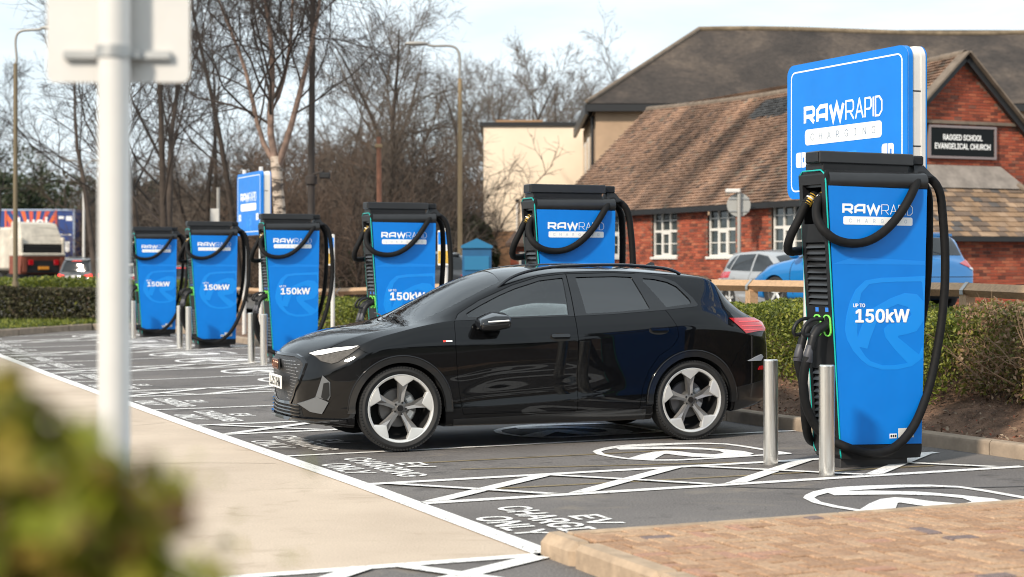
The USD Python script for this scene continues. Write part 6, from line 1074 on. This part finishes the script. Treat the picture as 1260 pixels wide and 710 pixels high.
M_hd = island_ramp('dark_hedge_leaves', [(0, (.025, .022, .012)), (.5, (.055, .05, .022)), (.85, (.085, .08, .03)), (1, (.12, .075, .05))], .6, 0, trans=.2)
box_hedge('dark clipped hedge along the grass strip at the far left', -16.5, -9.7, 44.4, 45.6, .98, 60000, .045, M_hd); box_hedge('brighter green hedge tops behind the dark hedge at far left', -18, -9.2, 46.6, 48.8, 1.16, 60000, .055, M_hedge)

# what stands behind the camera: a clipped hedge and a dark bank of evergreens
for i, x in enumerate((-24, -8, 9, 26)): dup(ev[i % 2], 'evergreen_bush', (x, -26.0 - (i % 2) * 4, -.16), i * 1.1, ('dark evergreen behind the camera, far left', 'dark evergreen behind the camera, left', 'dark evergreen behind the camera, right', 'dark evergreen behind the camera, far right')[i], 'bush', 'evergreens behind the camera', 1.2)
# ---------------------------------------------------------------- other vehicles
def paint(name, col, metal=.3): return usdkit.material(stage, f'/World/Looks/{name}', {'p': ('principled_bsdf', {'base_color': col, 'roughness': .35, 'metallic': metal, 'coat_weight': .8, 'coat_roughness': .03})}, [], surface='p.BSDF')
def hatch_profile(L, H, W, wb, fo=.82, suv=0.0):
    xr = L - fo; hw = W / 2; gc = .20 + .06 * suv; bz = .93 + .10 * suv
    return dict(x0=-fo, x1=xr, smooth=1.2,
        hw=curve([(-fo, hw * .55), (-fo + .06, hw * .74), (-fo + .25, hw * .90), (-.2, hw * .985), (.5, hw), (wb - .3, hw), (wb + .25, hw * .97), (xr - .22, hw * .92), (xr - .06, hw * .84), (xr, hw * .74)]),
        zb=curve([(-fo, gc + .05), (-.4, gc), (wb, gc), (xr, gc + .12)]),
        zt=curve([(-fo, .60 + .1 * suv), (-fo + .05, .70 + .1 * suv), (-fo + .3, .82 + .1 * suv), (-.05, .93 + .1 * suv), (.32, bz + .06), (1.15, H - .07), (1.75, H), (xr - .8, H - .03), (xr - .42, H - .085), (xr - .34, H - .14), (xr - .16, bz + .06), (xr - .08, bz - .02), (xr - .02, bz - .25), (xr, .62)]),
        zbelt=curve([(-fo, .55), (-fo + .3, .74), (0, .86), (.4, bz - .02), (1.5, bz), (wb, bz + .04), (xr - .3, bz + .02), (xr - .08, bz - .1), (xr, .58)]),
        ze=curve([(-fo, .57), (-fo + .3, .79), (0, .90), (.4, bz + .03), (1.15, H - .15), (1.7, H - .06), (xr - .9, H - .08), (xr - .42, H - .16), (xr - .2, bz + .06), (xr, .6)]),
        yr=curve([(-fo, hw * .5), (0, hw * .80), (.4, hw * .82), (1.3, hw * .70), (wb, hw * .66), (xr - .3, hw * .70), (xr, hw * .6)]), yb=curve([(-fo, hw * .5), (0, hw * .91), (1.0, hw * .92), (wb, hw * .91), (xr - .3, hw * .86), (xr, hw * .66)]),
        zsh=curve([(-fo, .50), (0, .74), (1.2, .78 + .08 * suv), (wb, .82 + .08 * suv), (xr - .1, .78), (xr, .56)]), zc=curve([(-fo, .36), (wb, .40), (xr, .44)]), cd=curve([(-fo, 0), (.4, .005), (.8, .02), (wb - .6, .02), (wb - .3, .004), (xr, 0)]))
def other_car(name, label, loc, heading, col_mat, L=4.1, H=1.47, W=1.76, wb=2.58, suv=0.0, lit=False, group=None, badge=False):
    """heading: direction the car points to, as an angle in the ground plane"""
    t = thing(name, label, 'car', loc, heading + math.pi, group); c = hatch_profile(L, H, W, wb, .82, suv); B = Body(c, 76, 4); xr = L - .82; hw = W / 2; R = .315 + .03 * suv; bz = .93 + .10 * suv
    well = unary_union([]) if False else cyl_y(0, R, R + .03, -2, -hw + .26, 36) + cyl_y(wb, R, R + .03, -2, -hw + .26, 36); well = both(well)
    B.put('body', B.S(0) - well, col_mat, t)
    for x in (0, wb):
        for s in (-1, 1): simple_wheel(t, x, s * (hw - .125), R, .20, 5, s); obj('arch_liner', bx(x - R - .03, x + R + .03, s * (hw - .27) - .004, s * (hw - .27) + .004, .16, R * 2), M_inner, t, smooth=False)
    f0 = P2((.52, bz + .045), (1.18, H - .16), (1.62, H - .105), (1.62, bz + .045)); f1 = P2((1.70, bz + .05), (1.70, H - .105), (wb - .12, H - .125), (wb + .02, bz + .07)); f2 = P2((wb + .07, bz + .09), (wb - .05, H - .13), (xr - .62, H - .18), (xr - .42, bz + .13))
    pc = lambda g, o=.003, i=-.006: (B.S(o) - B.S(i)) ^ side_prism(g, -2, -.2)
    for fl in (False, True):
        for g, nm in ((f0, 'front_window'), (f1, 'rear_window'), (f2, 'quarter_window')): B.put(nm, pc(g), G_black, t, flip=fl)
        B.put('headlight', pc(P2((-.72, .66 + .1 * suv), (-.36, .80 + .1 * suv), (-.34, .74 + .1 * suv), (-.66, .60 + .1 * suv)), .004), M_lamp, t, flip=fl)
        B.put('door_seam', pc(LineString([(.50, .30), (.42, .60), (.46, bz)]).buffer(.006).union(LineString([(1.66, .28), (1.66, bz + .02)]).buffer(.006)), .002), M_dark, t, flip=fl)
        for hx in (1.45, wb - .25): B.put('door_handle', pc(rrect(hx - .09, hx + .09, bz - .12, bz - .085, .012), .018, -.002), col_mat, t, flip=fl)
        m_ = m3.Manifold.sphere(1, 14).scale([.09, .10, .065]).translate([.62, -(hw + .07), bz + .09]); v, f = arr(m_)
        if fl: v, f = mirror_y((v, f))
        obj('door_mirror', (v, f), col_mat, t, smooth=40)
    ws = top_prism(P2((.40, -hw * .72), (.34, 0), (.40, hw * .72), (1.02, hw * .60), (1.06, 0), (1.02, -hw * .60)), .9, 2.2); B.put('windscreen', (B.S(.003) - B.S(-.006)) ^ ws, G_black, t)
    rp = lambda g: front_prism(g, xr - .72, xr + .4); rs = sbox(-hw * .64, bz + .10, hw * .64, H - .155).buffer(-.06).buffer(.06); rs = Polygon([(-hw * .70, bz + .09), (hw * .70, bz + .09), (hw * .58, H - .16), (-hw * .58, H - .16)]).buffer(-.03).buffer(.03); B.put('rear_screen', (B.S(.004) - B.S(-.006)) ^ rp(rs), G_black, t)
    obj('rear_spoiler', m3.Manifold.hull_points(np.array([(xr - .60, s * hw * .60, H - .06) for s in (-1, 1)] + [(xr - .34, s * hw * .58, H - .095) for s in (-1, 1)] + [(xr - .34, s * hw * .58, H - .135) for s in (-1, 1)] + [(xr - .60, s * hw * .60, H - .12) for s in (-1, 1)])), col_mat, t, smooth=20)
    obj('rear_wiper', tube([(xr - .10, .05, bz + .10), (xr - .14, -.30, bz + .16)], .010, 6), M_plastic, t)
    for s in (-1, 1):
        g = Polygon([(s * hw * .46, bz - .05), (s * hw * .99, bz + .05), (s * hw * 1.02, bz - .10), (s * hw * .86, bz - .17)]); 
        l = sub('tail_light', t); B.put('lens', (B.S(.008) - B.S(-.01)) ^ rp(g), M_redlit if lit else M_redlamp, l); g2 = Polygon([(s * hw * .70, bz - .13), (s * hw * .98, bz - .13), (s * hw * .9, bz - .20)]); B.put('reversing_lamp', (B.S(.009) - B.S(-.01)) ^ rp(g2), M_lampwhite, l)
        B.put('rear_reflector', (B.S(.006) - B.S(-.01)) ^ rp(sbox(*(sorted((s * hw * .70, s * hw * .92))[0], .40), *(sorted((s * hw * .70, s * hw * .92))[1], .46))), M_redlamp, t)
    if lit: B.put('high_brake_light', (B.S(.008) - B.S(-.01)) ^ rp(sbox(-.22, H - .148, .22, H - .112)), M_redlit, t)
    B.put('lower_bumper', (B.S(.010) - B.S(-.01)) ^ rp(sbox(-hw * .80, .24, hw * .80, .40)), M_plastic, t); B.put('tailgate_seam', (B.S(.002) - B.S(-.004)) ^ rp(sbox(-hw * .8, bz - .30, hw * .8, bz - .288)), M_dark, t)
    B.put('number_plate', (B.S(.010) - B.S(-.004)) ^ rp(sbox(-.26, .42, .26, .53)), mat('plate_yellow', (.62, .45, .05), .5), t); B.put('front_grille', (B.S(.006) - B.S(-.01)) ^ front_prism(sbox(-hw * .42, .36, hw * .42, .56), -1.2, -.6), M_plastic, t)
    if badge:
        e = affinity.scale(Point(0, 0).buffer(1, quad_segs=10), .075, .048); e = affinity.translate(e.difference(affinity.scale(e, .78, .74)).union(affinity.rotate(affinity.scale(sbox(-.055, -.012, .055, .012), 1, 1), 30)), 0, bz - .10); B.put('badge', (B.S(.012) - B.S(-.002)) ^ rp(e), M_chromeb, t)
    if suv:
        for s in (-1, 1): obj('roof_rail', tube([(1.1, s * hw * .68, H - .05), (1.3, s * hw * .67, H + .02), (xr - 1.0, s * hw * .64, H + .01), (xr - .75, s * hw * .63, H - .06)], .018, 6), M_galv, t, smooth=True)
    return t
M_chromeb = mat('chrome', (.7, .7, .7), .12, metal=1.0)
PB = paint('bright_blue_paint', (.001, .15, .42), .1); PS = paint('silver_paint', (.42, .42, .42), .5); PG = paint('dark_grey_paint', (.06, .062, .066)); PW = paint('white_car_paint', (.72, .71, .69), 0.0); PR = paint('red_paint', (.30, .014, .012)); PL = paint('light_grey_paint', (.30, .31, .33), .4)
hU = math.atan2(UH[1], UH[0])
def park(px, Y, h, L, z=None, ref='rear'):
    """ground position of the front axle of a car whose rear (or front) middle is seen at px, Y"""
    x = (px - 630) / FPX * Y; d = np.array([math.cos(h), math.sin(h)]); p = np.array([x, Y]) + d * ((L - .82) if ref == 'rear' else -.82); u, v = UV(x, Y)
    return (float(p[0]), float(p[1]), float(bank(u, np.minimum(v, 5.0))) if z is None else z)
h = math.atan2(.815, -.58); other_car('parked_car', 'bright blue hatchback seen from behind, its middle hidden by the nearest charger', park(1166, 29.8, h, 4.25), h, PB, L=4.25, wb=2.64, badge=True, H=1.50, W=1.80)
h = hU + math.pi; other_car('parked_car', 'silver hatchback parked before the church wall, left of the nearest charger', (*((lambda p: (p[0], p[1]))(np.array([(934 - 630) / FPX * 40.5, 40.5]) + np.array([math.cos(h), math.sin(h)]) * 2.58)), .44), h, PS, H=1.49)
h = hU - .02; other_car('parked_car', 'grey hatchback with red tail light behind the third charger', park(549, 42.5, h, 4.1, .42), h, PG, H=1.52)
hF = math.atan2(.98, .20)
other_car('waiting_car', 'dark grey estate car with lit brake lights beside the bin lorry', park(90, 71, hF, 4.5, .10), hF, PG, L=4.5, H=1.74, W=1.85, wb=2.7, suv=1.0, lit=True); other_car('waiting_car', 'white car right of the dark estate, half behind the white pole', park(146, 74, hF, 4.1, .10), hF, PW, H=1.55)
other_car('waiting_car', 'dark car with lit lamp seen between the two farthest chargers', park(218, 62, hF, 4.2, .10), hF, PG, L=4.2, lit=True); other_car('waiting_car', 'pale car seen under the blue board', park(298, 66, hF + 1.4, 4.1, .10), hF + 1.4, PL, H=1.5)
# the bin lorry: hopper towards us, cab away to the left
tk = thing('bin_lorry', 'white refuse lorry with open rear hopper in front of the blue trailer', 'lorry', ((52.5 - 630) / FPX * 90, 90, .08), math.atan2(.72, -.60)); M_lw = mat('lorry_white', (.54, .49, .41), .5, var=.3, scale=1.5); M_lr = mat('lorry_red', (.20, .055, .03), .5, var=.2, scale=3.0); hh = 1.25
obj('body', cbox(1.5, 6.4, -hh, hh, 1.15, 3.45, .12), M_lw, tk, smooth=25); obj('hopper_lid', m3.Manifold.hull_points(np.array([(x, s * w_, z) for s in (-1, 1) for x, w_, z in ((.55, 1.0, 3.62), (1.6, 1.05, 3.75), (.0, 1.18, 2.55), (.3, 1.18, 2.45), (1.6, 1.2, 2.5))])), M_lw, tk, smooth=False)
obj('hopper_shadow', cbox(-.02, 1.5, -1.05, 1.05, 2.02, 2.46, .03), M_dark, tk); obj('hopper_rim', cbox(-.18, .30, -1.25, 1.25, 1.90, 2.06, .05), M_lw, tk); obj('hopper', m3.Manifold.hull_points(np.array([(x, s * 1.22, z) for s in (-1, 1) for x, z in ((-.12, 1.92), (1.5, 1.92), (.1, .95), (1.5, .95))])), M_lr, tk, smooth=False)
for s in (-1, 1): obj('hopper_side', cbox(-.05, 1.5, s * 1.17 - .07, s * 1.17 + .07, 1.9, 2.9, .03), M_lw, tk); obj('lamp_cluster', cbox(-.16, -.10, s * .72 - .14, s * .72 + .14, 1.42, 1.70, .02), M_redlamp, tk); obj('hazard_panel', cbox(-.14, -.08, s * 1.05 - .12, s * 1.05 + .12, 1.05, 1.85, .02), M_lr, tk); obj('mudguard', cbox(.3, 1.1, s * 1.0 - .2, s * 1.0 + .2, .62, .80, .04), M_plastic, tk)
obj('number_plate', cbox(-.16, -.10, -.30, .30, 1.18, 1.34, .01), mat('plate_orange', (.72, .28, .03), .5), tk); obj('rear_panel', cbox(-.06, .2, -.95, .95, 1.0, 1.75, .03), M_plastic, tk); obj('cab', cbox(6.6, 8.5, -1.22, 1.22, .75, 2.95, .15), M_lw, tk, smooth=25); obj('cab_window', cbox(7.0, 7.9, -1.235, 1.235, 1.85, 2.6, .05), G_black, tk); obj('windscreen', cbox(8.47, 8.53, -1.05, 1.05, 1.75, 2.65, .02), G_black, tk); obj('chassis', cbox(.4, 8.2, -.45, .45, .55, .95, .03), M_plastic, tk); obj('lift_bar', cbox(-.35, -.18, -.9, .9, .72, .86, .03), M_plastic, tk)
for x in (1.6, 2.9, 7.2):
    for s in (-1, 1): obj('wheel', xf(lathe([(0, -.14), (.30, -.14), (.46, -.15), (.50, -.12), (.50, .12), (.46, .15), (.30, .14), (0, .14)], 24, 'y'), (x, s * 1.05, .50)), M_tyre, tk, smooth=30)
# the blue box trailer
tz = 97.0; TX = (92 - 630) / FPX * tz; tr_ = thing('box_trailer', 'dark blue box trailer with red sunburst artwork behind the bin lorry', 'trailer', (TX, tz, .35), 0); M_tb = mat('trailer_blue', (.012, .045, .20), .5, var=.15, scale=1.0); M_tr = mat('trailer_red', (.55, .075, .045), .5); M_to = mat('trailer_orange', (.68, .12, .03), .5)
obj('box', cbox(-12.6, 0, 0, 2.5, 1.15, 4.35, .04), M_tb, tr_, smooth=False); obj('chassis', cbox(-12.4, -.2, .6, 1.9, .75, 1.14, .03), M_plastic, tr_); obj('top_rail', cbox(-12.6, 0, -.03, .05, 4.26, 4.36, .01), mat('trailer_rail', (.30, .36, .48), .5), tr_); obj('corner_post', cbox(-.10, .02, -.04, .06, 1.15, 4.35, .01), mat('trailer_rail', (0, 0, 0)), tr_); obj('corner_post', cbox(-1.12, -1.02, -.04, .03, 1.15, 4.30, .01), M_tr, tr_); obj('corner_post', cbox(-4.02, -3.92, -.04, .03, 1.15, 4.30, .01), M_to, tr_)
ctr = np.array([-2.4, 2.1]); fieldp = sbox(-3.9, 1.2, -1.15, 4.24)
for k in range(22):
    a = math.pi * (k / 22 * 1.5 - .25); b = a + math.pi * .034; q = Polygon([ctr, ctr + 6 * np.array([math.cos(a), math.sin(a)]), ctr + 6 * np.array([math.cos(b), math.sin(b)])]).intersection(fieldp)
    if q.area > .01: obj('sun_ray', upright(extr(q.difference(Point(*ctr).buffer(.6)), .01), -.002), M_tr if k % 2 else M_to, tr_, smooth=False)
obj('sun_disc', upright(extr(sbox(-3.85, 1.25, -3.2, 3.6).intersection(fieldp), .008), -.002), mat('trailer_pink', (.42, .06, .08), .5), tr_, smooth=False)
v, f = text('Lusi', .52, .02, True); v = v.copy(); v[:, 0] = -3.35 + v[:, 0] / v[:, 0].max() * 1.8; v[:, 1] += 3.35; obj('lettering', upright((v, f), -.02), M_white, tr_, smooth=False)
for (x0, x1, z0, z1) in ((-6.6, -4.4, 3.1, 4.0), (-6.2, -4.6, 1.3, 2.4), (-9.5, -7.2, 2.2, 3.9), (-5.2, -4.4, 2.5, 2.9)): obj('orange_shape', upright(extr(rrect(x0, x1, z0, z1, .35 if z1 - z0 > .7 else .15), .01), -.002), M_to, tr_, smooth=False)
for (x0, x1, z0, z1) in ((-.92, -.62, 3.8, 3.95), (-.5, -.15, 3.7, 3.95), (-.85, -.2, 2.85, 2.92), (-.55, -.30, 1.9, 2.5), (-.6, -.15, 1.5, 1.6)): obj('white_marking', upright(extr(sbox(x0, z0, x1, z1), .01), -.002), M_white, tr_, smooth=False)
for x in (-1.8, -3.1, -4.4, -11.2): obj('wheel', xf(lathe([(0, -.14), (.30, -.14), (.46, -.15), (.50, -.12), (.50, .12), (.46, .15), (.30, .14), (0, .14)], 24, 'y'), (x, .25, .50)), M_tyre, tr_, smooth=30)
